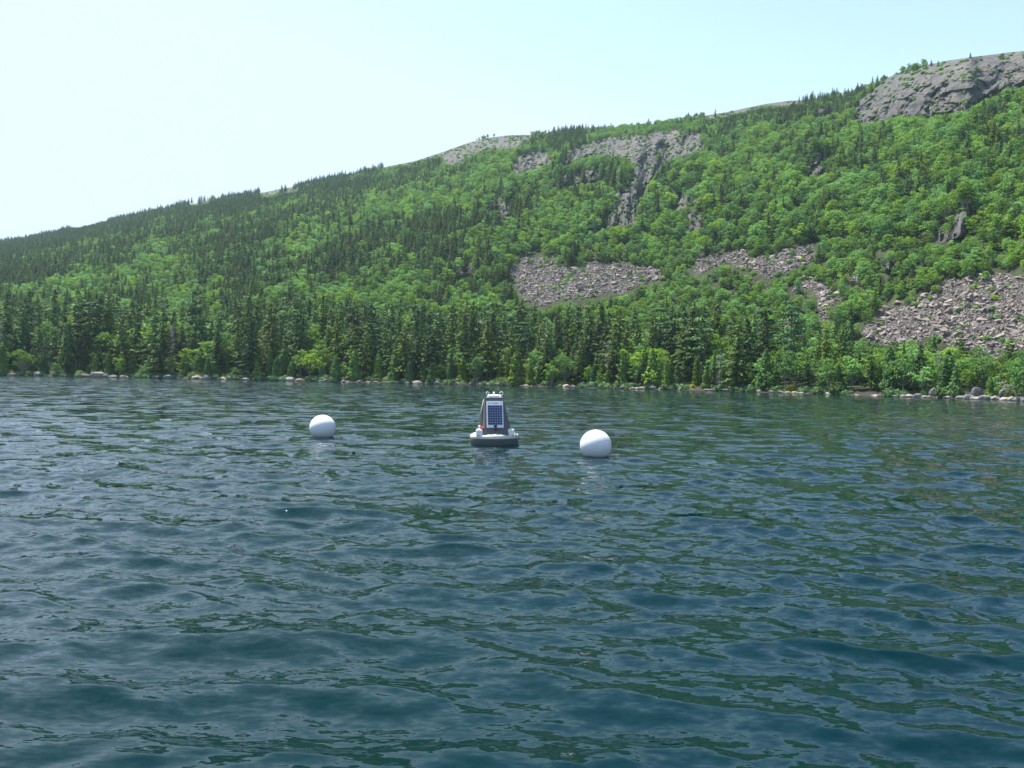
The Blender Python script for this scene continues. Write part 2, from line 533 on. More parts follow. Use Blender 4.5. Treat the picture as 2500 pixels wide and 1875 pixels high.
def waves(x, y, sp):
    """displacement of the water and the slope that this mesh spacing cannot carry"""
    dz = np.zeros_like(x, np.float32)
    dx, dy, miss = dz.copy(), dz.copy(), dz.copy()
    x, y, sp = x.astype(np.float32), y.astype(np.float32), sp.astype(np.float32)
    gust = (0.35 + 1.3 * fbm(x / 3.1, y / 2.6, 4, 3)).astype(np.float32)
    gust2 = (0.55 + 0.9 * fbm(x / 14, y / 11, 8, 2)).astype(np.float32)
    for lam, th, s, ph in zip(*WAVES):
        kk = 2 * np.pi / lam
        att = np.clip((lam / sp - 2.0) / 3.0, 0, 1) * (gust if lam < 0.6 else gust2)
        a = s / kk
        p = np.float32(kk * math.cos(th)) * x + np.float32(kk * math.sin(th)) * y + np.float32(ph)
        c, sn = np.cos(p), np.sin(p)
        dz += att * np.float32(a) * c
        dx -= att * np.float32(a * 1.0 * math.cos(th)) * sn
        dy -= att * np.float32(a * 1.0 * math.sin(th)) * sn
        miss += (1 - np.clip((lam / sp - 2.0) / 3.0, 0, 1)) * np.float32(s * s / 2)
    return dx, dy, dz, np.sqrt(miss)


wa = np.concatenate([np.linspace(rad(-180), rad(-39), 90)[:-1], np.linspace(rad(-39), rad(39), 680), np.linspace(rad(39), rad(180), 90)[1:]])
RATIO = 1.0052
nw = int(math.log(330 / 1.9) / math.log(RATIO))
wr = np.concatenate([[0.05, 0.5, 1.0, 1.5], 1.9 * RATIO ** np.arange(nw), [360, 420, 600, 1000, 1800, 3500]])
WA, WR = np.meshgrid(wa, wr, indexing='ij')
wx, wy = np.sin(WA) * WR, np.cos(WA) * WR
wsp = np.where(np.abs(WA) > rad(39.2), np.maximum(WR * 0.028, 0.3), np.maximum(WR * (RATIO - 1), 0.012))
wsp = np.where(WR > 335, 1e3, wsp)
dx, dy, dz, ms = waves(wx, wy, wsp)
wv = np.stack([wx + dx, wy + dy, dz], -1)
wi = np.arange(wv.shape[0] * wv.shape[1]).reshape(wv.shape[:2])
wq = np.stack([wi[:-1, :-1], wi[:-1, 1:], wi[1:, 1:], wi[1:, :-1]], -1).reshape(-1, 4)[:, ::-1]
k = NT('lake_water')
geo = k.n('ShaderNodeNewGeometry')
ms_a = k.n('ShaderNodeAttribute', attribute_name='chop')
mp = k.n('ShaderNodeMapping', {'Vector': geo.outputs['Position'], 'Scale': (0.42, 1.0, 1.0), 'Rotation': (0, 0, rad(10))})
nz = k.noise(mp.outputs[0], 1.7, 3, 0.6)
nz2 = k.noise(mp.outputs[0], 13.0, 3, 0.6)


def slope_vec(n, amp):
    v = k.n('ShaderNodeVectorMath', {0: n.outputs['Color'], 1: (0.5, 0.5, 0.5)}, operation='SUBTRACT')
    v = k.n('ShaderNodeVectorMath', {0: v.outputs[0], 1: (0.75, 1.25, 0.0)}, operation='MULTIPLY')
    s = k.n('ShaderNodeVectorMath', {0: v.outputs[0]}, operation='SCALE')
    if hasattr(amp, 'links'):
        k.t.links.new(amp, s.inputs['Scale'])
    else:
        s.inputs['Scale'].default_value = amp
    return s.outputs[0]


far = slope_vec(nz, k.math('MULTIPLY', ms_a.outputs['Fac'], 6.0))
near0 = slope_vec(nz2, 0.34)
nz3 = k.noise(mp.outputs[0], 34.0, 2, 0.6)
near = k.n('ShaderNodeVectorMath', {0: near0, 1: slope_vec(nz3, 0.32)}, operation='ADD').outputs[0]
vs = k.n('ShaderNodeVectorMath', {0: far, 1: near}, operation='ADD')
vs = k.n('ShaderNodeVectorMath', {0: vs.outputs[0], 1: geo.outputs['Normal']}, operation='ADD')
vn = k.n('ShaderNodeVectorMath', {0: vs.outputs[0]}, operation='NORMALIZE')
k.set(Base_Color=(0.0003, 0.0108, 0.0125), Roughness=0.016, IOR=1.333, Normal=vn.outputs[0])
k.b.inputs['Specular Tint'].default_value = (0.25, 0.88, 1.0, 1)
M_WATER = k.m
me = mesh_np('lake_water', wv.reshape(-1, 3), wq, [M_WATER], smooth=True)
fattr(me, 'chop', ms)
link('lake_water', me, kind='structure')


def water_z(x, y):
    a = np.array([[x]]), np.array([[y]])
    return float(waves(a[0], a[1], np.array([[0.1]]))[2][0, 0])


# ------------------------------------------------------------------ tree shapes
def tube(path, radii, sides):
    """(verts, quads) along a polyline"""
    path = np.asarray(path, float)
    vs, fs = [], []
    for i, (p, r) in enumerate(zip(path, radii)):
        d = path[min(i + 1, len(path) - 1)] - path[max(i - 1, 0)]
        d = d / (np.linalg.norm(d) + 1e-9)
        u = np.cross(d, [0.31, 0.95, 0.05])
        u /= np.linalg.norm(u) + 1e-9
        v = np.cross(d, u)
        for s in range(sides):
            a = 2 * np.pi * s / sides
            vs.append(p + r * (np.cos(a) * u + np.sin(a) * v))
    for i in range(len(path) - 1):
        for s in range(sides):
            a, b = i * sides + s, i * sides + (s + 1) % sides
            fs.append((a, b, b + sides, a + sides))
    return np.array(vs), np.array(fs, int)


class Build:
    def __init__(s):
        s.v, s.f, s.t, s.n = [], [], [], 0

    def add(s, v, f, tint=0.5):
        s.v.append(np.asarray(v))
        s.f.append(np.asarray(f) + s.n)
        s.t.append(np.full(len(v), tint) if np.isscalar(tint) else np.asarray(tint))
        s.n += len(v)

    def cards(s, c, nrm, upv, w, h, g, bend=0.25):
        """kinked leaf sprays: centre, facing, long axis, width, length"""
        n = len(c)
        nrm = nrm / (np.linalg.norm(nrm, axis=1, keepdims=True) + 1e-9)
        upv = upv - nrm * np.sum(upv * nrm, 1, keepdims=True)
        upv = upv / (np.linalg.norm(upv, axis=1, keepdims=True) + 1e-9)
        sd = np.cross(nrm, upv)
        w, h = w[:, None], h[:, None]
        a = c - upv * h * 0.5
        b = c + sd * w * 0.5 + nrm * h * bend * g.uniform(0.2, 1, (n, 1))
        d = c + upv * h * 0.5 - nrm * h * bend * g.uniform(0, 1, (n, 1))
        e = c - sd * w * 0.5 + nrm * h * bend * g.uniform(0.2, 1, (n, 1))
        v = np.stack([a, b, d, e], 1).reshape(-1, 3)
        i = np.arange(n) * 4
        f = np.concatenate([np.stack([i, i + 1, i + 3], 1), np.stack([i + 1, i + 2, i + 3], 1)])
        t = np.repeat(g.random(n), 4)
        s.add(v, f, t)

    def mesh(s, name, mat, smooth=False):
        v = np.concatenate(s.v)
        f3 = [f for f in s.f if f.shape[1] == 3]
        f4 = [f for f in s.f if f.shape[1] == 4]
        fl = ([np.concatenate(f3)] if f3 else []) + ([np.concatenate(f4)] if f4 else [])
        me = mesh_np(name, v, fl, [mat], smooth=smooth)
        fattr(me, 'tint', np.concatenate(s.t))
        return me


def trunk_build(H, r0, lean, g, sides=6, top=0.03):
    b = Build()
    n = 6
    zs = np.linspace(0, H, n)
    wob = np.cumsum(g.normal(0, 0.012 * H / n, (n, 2)), 0)
    path = np.stack([wob[:, 0] + lean * zs, wob[:, 1], zs - 0.4 * (zs == 0)], 1)
    rr = r0 * (1 - zs / H) ** 0.8 + top
    rr[0] *= 1.35
    b.add(*tube(path, rr, sides))
    return b, path


def spruce(seed, H=15.0, Rm=2.5, skirt=0.1, ragged=0.3):
    g = np.random.default_rng(seed)
    tb, path = trunk_build(H, 0.19, g.normal(0, 0.008), g)
    cb = Build()
    nwh = 27
    C, N, Uv, W, L = [], [], [], [], []
    for i in range(nwh):
        u = skirt + (1 - skirt) * (i + g.uniform(-0.3, 0.3)) / nwh
        z = u * H
        cx, cy = np.interp(z, path[:, 2], path[:, 0]), np.interp(z, path[:, 2], path[:, 1])
        uu = np.clip((1 - u) / (1 - skirt), 0, 1)
        rad_ = Rm * (uu ** 0.82) * (0.75 + 0.35 * min(1, (u - skirt) * 5 + 0.3))
        nb = int(5 + 4 * uu)
        a0 = g.uniform(0, 6.28)
        for j in range(nb):
            if g.random() < ragged * 0.35:
                continue
            a = a0 + 6.283 * j / nb + g.normal(0, 0.22)
            ln = max(0.35, rad_ * g.uniform(1 - ragged, 1 + ragged * 0.7))
            droop = g.uniform(0.05, 0.45)
            nc = max(1, int(round(ln / 0.6)))
            for q in range(nc):
                t = (q + 0.8) / (nc + 0.15)
                rr = ln * t
                C.append((cx + np.cos(a) * rr, cy + np.sin(a) * rr, z - droop * rr + 0.10 * rr * t + g.normal(0, 0.06)))
                N.append((np.cos(a) * 0.5 + g.normal(0, 0.45), np.sin(a) * 0.5 + g.normal(0, 0.45), 1.0))
                Uv.append((np.cos(a) + g.normal(0, 0.25), np.sin(a) + g.normal(0, 0.25), -droop))
                W.append(g.uniform(0.45, 0.85) * (1.15 - 0.35 * t))
                L.append(g.uniform(0.75, 1.15))
    for i in range(4):                                # leader
        C.append((path[-1, 0], path[-1, 1], H - 0.25 * i))
        N.append((g.normal(), g.normal(), 0.2))
        Uv.append((0, 0, 1))
        W.append(0.25 + 0.1 * i)
        L.append(0.7)
    cb.cards(np.array(C), np.array(N), np.array(Uv), np.array(W), np.array(L), g, 0.22)
    return tb, cb


def pine(seed, H=17.0):
    g = np.random.default_rng(seed)
    tb, path = trunk_build(H, 0.24, g.normal(0, 0.012), g)
    cb = Build()
    C, N, Uv, W, L = [], [], [], [], []
    nwh = 11
    for i in range(nwh):
        u = 0.28 + 0.7 * i / (nwh - 1)
        z = u * H + g.normal(0, 0.2)
        cx, cy = np.interp(z, path[:, 2], path[:, 0]), np.interp(z, path[:, 2], path[:, 1])
        Lm = 3.9 * (1 - ((u - 0.45) / 0.62) ** 2 * 0.75)
        for j in range(5):
            if g.random() < 0.2:
                continue
            a = 6.283 * j / 5 + i * 1.1 + g.normal(0, 0.3)
            ln = max(0.8, Lm * g.uniform(0.55, 1.1))
            rise = g.uniform(0.0, 0.22)
            pe = np.array([cx + np.cos(a) * ln, cy + np.sin(a) * ln, z + rise * ln])
            tb.add(*tube([(cx, cy, z), pe], (0.07, 0.02), 3))
            nc = int(10 + ln * 7)
            for q in range(nc):
                t = g.uniform(0.35, 1.05)
                sp = 0.28 * ln * (0.4 + t * 0.6)
                C.append((cx + np.cos(a) * ln * t + g.normal(0, sp * 0.6), cy + np.sin(a) * ln * t + g.normal(0, sp * 0.6), z + rise * ln * t + g.uniform(-0.05, 0.4)))
                N.append((g.normal(0, 0.45), g.normal(0, 0.45), 1.0))
                Uv.append((np.cos(a) + g.normal(0, 0.6), np.sin(a) + g.normal(0, 0.6), g.uniform(0, 0.5)))
                W.append(g.uniform(0.35, 0.6))
                L.append(g.uniform(0.6, 0.95))
    cb.cards(np.array(C), np.array(N), np.array(Uv), np.array(W), np.array(L), g, 0.25)
    return tb, cb


def cedar(seed, H=6.5, Rm=1.7):
    g = np.random.default_rng(seed)
    tb, path = trunk_build(H * 0.9, 0.11, g.normal(0, 0.02), g, 5)
    cb = Build()
    n = 760
    u = g.random(n) ** 1.25
    lump = 0.62 + 0.75 * fbm(g.uniform(0, 9) + u * 6, g.uniform(0, 9) + 0 * u, seed, 2)
    a = g.uniform(0, 6.283, n)
    prof = Rm * np.minimum(1, (u + 0.04) * 7) ** 0.6 * (1 - u) ** 0.72
    rr = prof * lump * (0.75 + 0.3 * fbm(a * 1.6, u * 7, seed + 3, 2)) * g.uniform(0.72, 1.08, n)
    C = np.stack([np.cos(a) * rr, np.sin(a) * rr, 0.15 + u * H * 0.985], 1)
    N = np.stack([np.cos(a), np.sin(a), np.full(n, 0.55)], 1) + g.normal(0, 0.42, (n, 3))
    Uv = np.stack([np.cos(a) * 0.35, np.sin(a) * 0.35, np.full(n, 1.0)], 1) + g.normal(0, 0.3, (n, 3))
    cb.cards(C, N, Uv, g.uniform(0.25, 0.45, n), g.uniform(0.4, 0.75, n), g, 0.2)
    return tb, cb


def broadleaf(seed, H=9.0, Rm=3.1, low=0.22, ncl=17, per=58, leaf=0.55):
    g = np.random.default_rng(seed)
    tb, path = trunk_build(H * 0.72, 0.15, g.normal(0, 0.03), g)
    cb = Build()
    cz, hz = H * (low + 1) / 2, H * (1 - low) / 2
    cl = []
    tries = 0
    while len(cl) < ncl and tries < 900:
        tries += 1
        d = g.normal(size=3)
        d /= np.linalg.norm(d)
        q = g.uniform(0.3, 0.86)
        wz = 0.78 + 0.22 * d[2]
        p = np.array([d[0] * Rm * q, d[1] * Rm * q, cz + d[2] * hz * q])
        cr = Rm * g.uniform(0.24, 0.42) * wz
        if all(np.linalg.norm(p - c) > 0.5 * (cr + r) * 0.95 for c, r in cl):
            cl.append((p, cr))
    for p, cr in cl:
        n = int(per * (cr / (Rm * 0.34)) ** 2)
        d = g.normal(size=(n, 3))
        d /= np.linalg.norm(d, axis=1, keepdims=True)
        d[:, 2] = np.where(d[:, 2] < -0.35, -d[:, 2] * 0.6, d[:, 2])
        r = cr * g.uniform(0.62, 1.1, (n, 1))
        C = p + d * r * np.array([1, 1, 0.8])
        N = d + g.normal(0, 0.5, (n, 3)) + np.array([0, 0, 0.25])
        Uv = g.normal(size=(n, 3)) + np.array([0, 0, -0.3])
        cb.cards(C, N, Uv, g.uniform(0.6, 1.05, n) * leaf, g.uniform(0.8, 1.35, n) * leaf, g, 0.22)
        s = path[np.searchsorted(path[:, 2], min(p[2] * 0.6, path[-1, 2])) - 1]
        if g.random() < 0.6:
            mid = (s + p) / 2 + g.normal(0, 0.15, 3)
            tb.add(*tube([s, mid, p], (0.07, 0.05, 0.02), 4))
    return tb, cb


def dead_tree(seed, H=12.0):
    g = np.random.default_rng(seed)
    tb, path = trunk_build(H, 0.16, g.normal(0, 0.01), g)
    cb = Build()
    for i in range(95):
        u = g.uniform(0.15, 0.98)
        z = u * H
        a = g.uniform(0, 6.283)
        ln = (1 - u) ** 0.7 * 2.2 * g.uniform(0.4, 1.1) + 0.2
        c = np.array([np.interp(z, path[:, 2], path[:, 0]), np.interp(z, path[:, 2], path[:, 1]), z])
        e = c + np.array([np.cos(a) * ln, np.sin(a) * ln, -0.25 * ln + g.normal(0, 0.1)])
        cb.add(*tube([c, (c + e) / 2 + [0, 0, 0.08], e], (0.04, 0.028, 0.012), 3))
        for q in range(3):
            t = g.uniform(0.4, 1)
            m = c + (e - c) * t
            cb.add(*tube([m, m + g.normal(0, 0.35, 3) + [0, 0, -0.1]], (0.022, 0.008), 3))
    return tb, cb


def shrub(seed, R0=1.0, H=0.9, n=230, leaf=0.24):
    g = np.random.default_rng(seed)
    cb = Build()
    d = g.normal(size=(n, 3))
    d /= np.linalg.norm(d, axis=1, keepdims=True)
    d[:, 2] = np.abs(d[:, 2])
    lum = 0.65 + 0.6 * fbm(d[:, 0] * 2 + seed, d[:, 1] * 2 + 7, seed, 2)
    C = d * np.array([R0, R0, H]) * (g.uniform(0.6, 1.0, n) * lum)[:, None]
    C[:, 2] += 0.05
    N = d + g.normal(0, 0.45, (n, 3))
    cb.cards(C, N, g.normal(size=(n, 3)) + [0, 0, 0.5], g.uniform(0.6, 1, n) * leaf, g.uniform(0.9, 1.5, n) * leaf, g, 0.2)
    sb = Build()
    for i in range(7):
        q = d[g.integers(n)] * np.array([R0, R0, H]) * 0.7
        sb.add(*tube([(0, 0, -0.15), q * 0.5 + [0, 0, 0.1], q], (0.03, 0.022, 0.01), 3))
    return sb, cb


KINDS = {}


def add_kind(key, name, gen, seeds, mat, bark, H, **kw):
    vs = []
    for s in seeds:
        tb, cb = gen(s, **kw)
        full = Build()
        vs.append((tb.mesh(name + '_trunk', bark), cb.mesh(name + '_crown', mat), tb, cb))
    KINDS[key] = dict(name=name, v=vs, H=H, mat=mat, bark=bark)


add_kind('spruce', 'spruce_tree', lambda s: spruce(s, 15.0, [3.3, 4.1, 3.0, 3.7, 4.4, 3.5, 2.7][s % 7], [0.05, 0.1, 0.2, 0.08, 0.04, 0.14, 0.26][s % 7], [0.3, 0.45, 0.6, 0.4, 0.5, 0.7, 0.5][s % 7]), [21, 22, 23, 24, 25, 26, 27], M_SPRUCE, M_BARK, 15.0)
add_kind('pine', 'pine_tree', pine, [31, 32, 33], M_PINE, M_BARK, 17.0)
add_kind('cedar', 'cedar_tree', cedar, [41, 42, 43], M_CEDAR, M_BARK, 6.5)
add_kind('broad', 'broadleaf_tree', lambda s: broadleaf(s, 9.0, [3.5, 3.1, 3.9, 3.3, 3.6][s % 5], [0.1, 0.16, 0.03, 0.06, 0.02][s % 5], 34, 40), [50, 51, 52, 53, 54], M_BROAD, M_BIRCH, 9.0)
add_kind('dead', 'dead_tree', dead_tree, [61, 62], M_DEADTWIG, M_BIRCH, 12.0)


def joined(kd, i):
    """trunk and crown of a kind as one two-material mesh for the unnumbered rest of the forest"""
    tm, cm = kd['v'][i][0], kd['v'][i][1]
    bm = bmesh.new()
    bm.from_mesh(cm)
    n0 = len(bm.faces)
    bm.from_mesh(tm)
    bm.faces.ensure_lookup_table()
    for f in bm.faces[n0:]:
        f.material_index = 1
    me = bpy.data.meshes.new(kd['name'] + '_joined')
    bm.to_mesh(me)
    bm.free()
    me.materials.append(kd['mat'])
    me.materials.append(kd['bark'])
    return me


def scatter(name, pts, rot, scl, var, meshes, kind='stuff', label=None, cat=None):
    """one stuff object: instances of the given meshes on points"""
    me = bpy.data.meshes.new(name)
    pts = np.asarray(pts, np.float32)
    me.vertices.add(len(pts))
    me.vertices.foreach_set('co', pts.ravel())
    for nm, arr in (('rot', rot), ('scl', scl)):
        a = me.attributes.new(nm, 'FLOAT_VECTOR', 'POINT')
        a.data.foreach_set('vector', np.asarray(arr, np.float32).ravel())
    a = me.attributes.new('var', 'INT', 'POINT')
    a.data.foreach_set('value', np.asarray(var, np.int32))
    o = link(name, me, label=label, cat=cat, kind=kind)
    g = bpy.data.node_groups.new(name, 'GeometryNodeTree')
    g.interface.new_socket('Geometry', in_out='INPUT', socket_type='NodeSocketGeometry')
    g.interface.new_socket('Geometry', in_out='OUTPUT', socket_type='NodeSocketGeometry')
    N = g.nodes.new
    gi, go = N('NodeGroupInput'), N('NodeGroupOutput')
    jn = N('GeometryNodeJoinGeometry')
    for m in meshes:
        src = bpy.data.objects.new(m.name, m)
        oi = N('GeometryNodeObjectInfo')
        oi.inputs['Object'].default_value = src
        oi.inputs['As Instance'].default_value = True
        g.links.new(oi.outputs['Geometry'], jn.inputs[0])
    ip = N('GeometryNodeInstanceOnPoints')
    ip.inputs['Pick Instance'].default_value = True

    def na(nm, ty):
        q = N('GeometryNodeInputNamedAttribute')
        q.data_type = ty
        q.inputs['Name'].default_value = nm
        return q.outputs[0]
    g.links.new(gi.outputs[0], ip.inputs['Points'])
    g.links.new(jn.outputs[0], ip.inputs['Instance'])
    g.links.new(na('var', 'INT'), ip.inputs['Instance Index'])
    g.links.new(na('rot', 'FLOAT_VECTOR'), ip.inputs['Rotation'])
    g.links.new(na('scl', 'FLOAT_VECTOR'), ip.inputs['Scale'])
    g.links.new(ip.outputs[0], go.inputs[0])
    md = o.modifiers.new('scatter', 'NODES')
    md.node_group = g
    return o


# ------------------------------------------------------------------ where the trees stand
# candidate points on the finished slope, by area
Pn = P
area = np.zeros((nA - 1, NR - 1))
e1 = Pn[1:, :-1] - Pn[:-1, :-1]
e2 = Pn[:-1, 1:] - Pn[:-1, :-1]
area = np.abs(e1[..., 0] * e2[..., 1] - e1[..., 1] * e2[..., 0]) + 0.25 * np.linalg.norm(np.cross(e1, e2), axis=-1)
azc = (AZ[1:] + AZ[:-1]) / 2
area[np.abs(azc) > rad(41)] = 0
rmid = RB[:-1, :-1]
band2 = (rmid - f_shore(azc)[:, None]) < f_band(azc)[:, None]
dens = np.where(band2, 1 / 4.5, 1 / 4.5)
prob = (area * dens).ravel()
NC = int(prob.sum())
NC = min(NC, 140000)
pick = rng.choice(prob.size, NC, p=prob / prob.sum())
pj, pi_ = np.unravel_index(pick, area.shape)
fa, fb = rng.random(NC), rng.random(NC)
cand = (Pn[pj, pi_] * ((1 - fa) * (1 - fb))[:, None] + Pn[pj + 1, pi_] * (fa * (1 - fb))[:, None]
        + Pn[pj, pi_ + 1] * ((1 - fa) * fb)[:, None] + Pn[pj + 1, pi_ + 1] * (fa * fb)[:, None])
cr_ = np.hypot(cand[:, 0], cand[:, 1])
caz = np.arctan2(cand[:, 0], cand[:, 1])
cU, cV = proj(cand)
cds = cr_ - f_shore(caz)
cband = f_band(caz)
inband = cds < cband
ridgeV = np.interp(cU, [p[0] for p in RIDGE], [p[1] for p in RIDGE])
belowridge = cV - ridgeV
n1 = fbm(cand[:, 0] / 46, cand[:, 1] / 46, 2, 4)
n2 = fbm(cU / 60 + cV / 200, cV / 150, 7, 3)
rr1 = rng.random(NC)
kind = np.full(NC, 'broad', dtype=object)
# hillside mixture: dark conifers thicken to the left, broadleaf rules on the right
pc = np.interp(cU, [-200, 0, 300, 600, 900, 1200, 1600, 2212], [0.88, 0.85, 0.74, 0.53, 0.37, 0.25, 0.18, 0.11])
pc = np.clip(pc + 1.9 * (n1 - 0.5) + 1.3 * (n2 - 0.5), 0.015, 0.96)
kind[rr1 < pc] = 'spruce'
# the bank by the water
pb = np.interp(cU, [0, 500, 700, 1000, 1300, 1700, 1850, 2212], [0.8, 0.72, 0.6, 0.74, 0.8, 0.68, 0.48, 0.3])
pb = np.clip(pb + 1.5 * (n1 - 0.5), 0.08, 0.93)
kb = np.where(rr1 < pb, 'spruce', 'broad').astype(object)
rr2 = rng.random(NC)
kb[(rr2 < np.interp(cU, [0, 900, 1700, 1900, 2212], [0.03, 0.05, 0.08, 0.12, 0.03]))] = 'pine'
kb[(rr2 > 0.975)] = 'dead'
fr = cds < 7
kb[fr & (rr2 < 0.5)] = 'cedar'
kb[fr & (rr2 > 0.5) & (rr2 < 0.57)] = 'broad'
kind = np.where(inband, kb, kind)
H = np.zeros(NC)
hr = rng.random(NC)
H = np.where(kind == 'spruce', 5.0 + 5.0 * hr, 3.9 + 4.0 * hr ** 1.3)
H = np.where(~inband & (cV > 530) & (cU > 1080), H * np.interp(cU, [1080, 1500], [0.85, 0.62]), H)
H = np.where(~inband & (cU > 1250), H * np.where(kind == 'spruce', 0.95, 1.0), H)
nearr = sstep(belowridge, 8, 90)
H = np.where(belowridge < 14, H * rng.uniform(0.45, 1.3, NC), H)
H = np.where(~inband, H * (np.where(kind == 'spruce', 0.62, 0.4) + np.where(kind == 'spruce', 0.38, 0.6) * nearr), H)
bh = np.interp(cU, [0, 600, 1100, 1700, 1900, 2212], [17.5, 17, 15.5, 13.5, 9.5, 7.5])
hb = {'spruce': bh * (0.45 + 0.72 * hr ** 0.8), 'pine': bh * (0.8 + 0.35 * hr), 'broad': bh * (0.42 + 0.3 * hr), 'cedar': 3.0 + 4.2 * hr, 'dead': bh * (0.55 + 0.35 * hr)}
for q, hv in hb.items():
    H = np.where(inband & (kind == q), hv, H)
H = np.where(inband & (cds < 10) & (kind != 'cedar'), H * 0.8, H)
H = np.where(inband & (cds < 7) & (kind == 'broad'), 2.6 + 4.5 * hr, H)
edge = (cds > 0.8 * cband) & (cds < 1.6 * cband)
# keep bare rock and talus bare, also where a crown would hide it
RMD, TMD = (blur(RM, 3) > 0.15).astype(np.float32), (blur(TM, 4) > 0.15).astype(np.float32)
for it in range(4):
    top = cand.copy()
    top[:, 2] += H * 0.85
    tU, tV = proj(top)
    bare = np.maximum(msample(RMD, tU, tV, 3), msample(TMD, tU, tV, 3)) > 0.5
    bare &= ~inband | (rng.random(NC) < 0.25)
    H = np.where(bare, H * 0.62, H)
base_bare = np.maximum(msample(RM, cU, cV, 3), msample(TM, cU, cV, 3)) > 0.5
keep = ~(base_bare & (rng.random(NC) > np.where(fbm(cU / 26, cV / 20, 4, 3) > 0.56, 0.24, 0.012))) & (H > 1.0) & (cds > np.where(kind == 'cedar', 1.1, np.where(kind == 'broad', 1.7, 3.4)))
rocknear = np.maximum(msample(blur(RM, 6), cU, cV, 0), 0)
keep &= ~((belowridge < 7) & (rng.random(NC) < 0.45))
H = np.where(base_bare, np.minimum(H, 2.6), H)
# spacing: no two trunks closer than a share of the crown
order = rng.permutation(np.nonzero(keep)[0])
wid = {'spruce': 0.2, 'pine': 0.2, 'cedar': 0.24, 'broad': 0.32, 'dead': 0.14}
CW = np.array([wid[q] for q in kind]) * H
cells = {}
sel = []
xy = cand[:, :2]
for i in order:
    x, y = xy[i]
    r_i = max(0.55, CW[i] * (0.85 if inband[i] else 0.63))
    gx, gy = int(x // 4), int(y // 4)
    ok = True
    for a in (gx - 1, gx, gx + 1):
        for b in (gy - 1, gy, gy + 1):
            for (px, py, pr) in cells.get((a, b), ()):
                if (px - x) ** 2 + (py - y) ** 2 < (0.5 * (pr + r_i)) ** 2 * 1.7:
                    ok = False
                    break
            if not ok:
                break
        if not ok:
            break
    if ok:
        cells.setdefault((gx, gy), []).append((x, y, r_i))
        sel.append(i)
sel = np.array(sel)
print('trees', NC, len(sel), {q: int((kind[sel] == q).sum()) for q in KINDS})

# what shows: nearer trees hide farther ones
VB = np.zeros((450, 1106), bool)
vis = {}
for i in sel[np.argsort(cr_[sel])]:
    pxh = H[i] * F / cr_[i] * 0.5
    u0 = cU[i] * 0.5
    vb = cV[i] * 0.5
    hw = max(0.5, CW[i] * F / cr_[i] * 0.5 * 0.9)
    a, b, c, d = int(vb - pxh), int(vb), int(u0 - hw), int(u0 + hw) + 1
    if d <= 0 or c >= 1106 or b <= 0:
        vis[i] = 0
        continue
    a, c, d, b = max(a, 0), max(c, 0), min(d, 1106), min(max(b, a + 1), 450)
    blk = VB[a:b, c:d]
    vis[i] = int((~blk).sum())
    blk[:] = True

CATN = {'spruce': 'spruce', 'pine': 'pine', 'cedar': 'cedar', 'broad': 'broadleaf tree', 'dead': 'dead tree'}
LOOK = {'spruce': 'dark pointed spruce', 'pine': 'layered white pine', 'cedar': 'bushy green cedar', 'broad': 'leafy light green tree', 'dead': 'bare grey dead tree'}


def stretch(U):
    for lim, s in ((150, 'at the far left end of the shore'), (270, 'behind the big round pale boulder'), (400, 'just right of the round pale boulder'),
                   (520, 'behind the low yellow-green shrub'), (640, 'left of the left white float'), (760, 'behind the left white float'),
                   (860, 'just right of the left white float'), (980, 'left of the solar buoy'), (1070, 'behind the solar buoy, left half'), (1160, 'behind the solar buoy, right half'),
                   (1240, 'just left of the right white float'), (1340, 'behind the right white float'), (1460, 'just right of the right white float'),
                   (1600, 'well right of both floats'), (1740, 'left of the leaning driftwood log'), (1860, 'right of the leaning driftwood log'),
                   (1980, 'left of the pale boulder pile'), (2100, 'behind the pale boulder pile'), (9999, 'beside the stony chute at the right edge')):
        if U < lim:
            return s


OVER = ((110, 'at the left edge'), (270, 'above the big round boulder'), (400, 'left of the yellow-green shrub'), (520, 'above the yellow-green shrub'), (640, 'left of the left float'), (760, 'above the left float'),
        (860, 'right of the left float'), (980, 'left of the solar buoy'), (1160, 'above the solar buoy'), (1240, 'left of the right float'), (1340, 'above the right float'), (1420, 'right of the right float'),
        (1500, 'under the long stony gully'), (1580, 'well right of the right float'), (1660, 'left of the leaning log'), (1740, 'above the leaning log'), (1800, 'right of the leaning log'), (1860, 'left of the summit cliff'),
        (1920, 'under the left end of the summit cliff'), (1980, 'left of the boulder pile'), (2040, 'above the tall shield boulder'), (2100, 'above the square-topped boulder'), (2160, 'above the stony chute'), (9999, 'at the right edge'))


def over(U):
    return next(p for lim, p in OVER if U < lim)


def place_label(i):
    U, V = cU[i], cV[i]
    if inband[i]:
        d = cds[i]
        return ('front-row' if d < 9 else ('second-row' if d < 19 else ('mid-wood' if d < 36 else 'rear-wood'))), stretch(U)
    t = (V - ridgeV[i]) / max(840.0 - ridgeV[i], 1)
    lev = 'skyline' if t < 0.08 else ('upper-slope' if t < 0.3 else ('mid-slope' if t < 0.52 else ('lower-slope' if t < 0.72 else 'slope-foot')))
    return lev, over(U)


def tell_apart(ii, size, across, up):
    """words that single out members of a bucket by size and place; None for the ones nothing tells apart"""
    w = {}
    left = list(ii)
    for word, key in (('tallest', lambda i: -size[i]), ('shortest', lambda i: size[i]), ('leftmost', lambda i: across[i]), ('rightmost', lambda i: -across[i]), ('highest-standing', lambda i: up[i]), ('lowest-standing', lambda i: -up[i])):
        if len(left) == 0 or (len(ii) == 1):
            break
        b = min(ii, key=key)
        if b in left:
            w[b] = word
            left.remove(b)
    return w, left


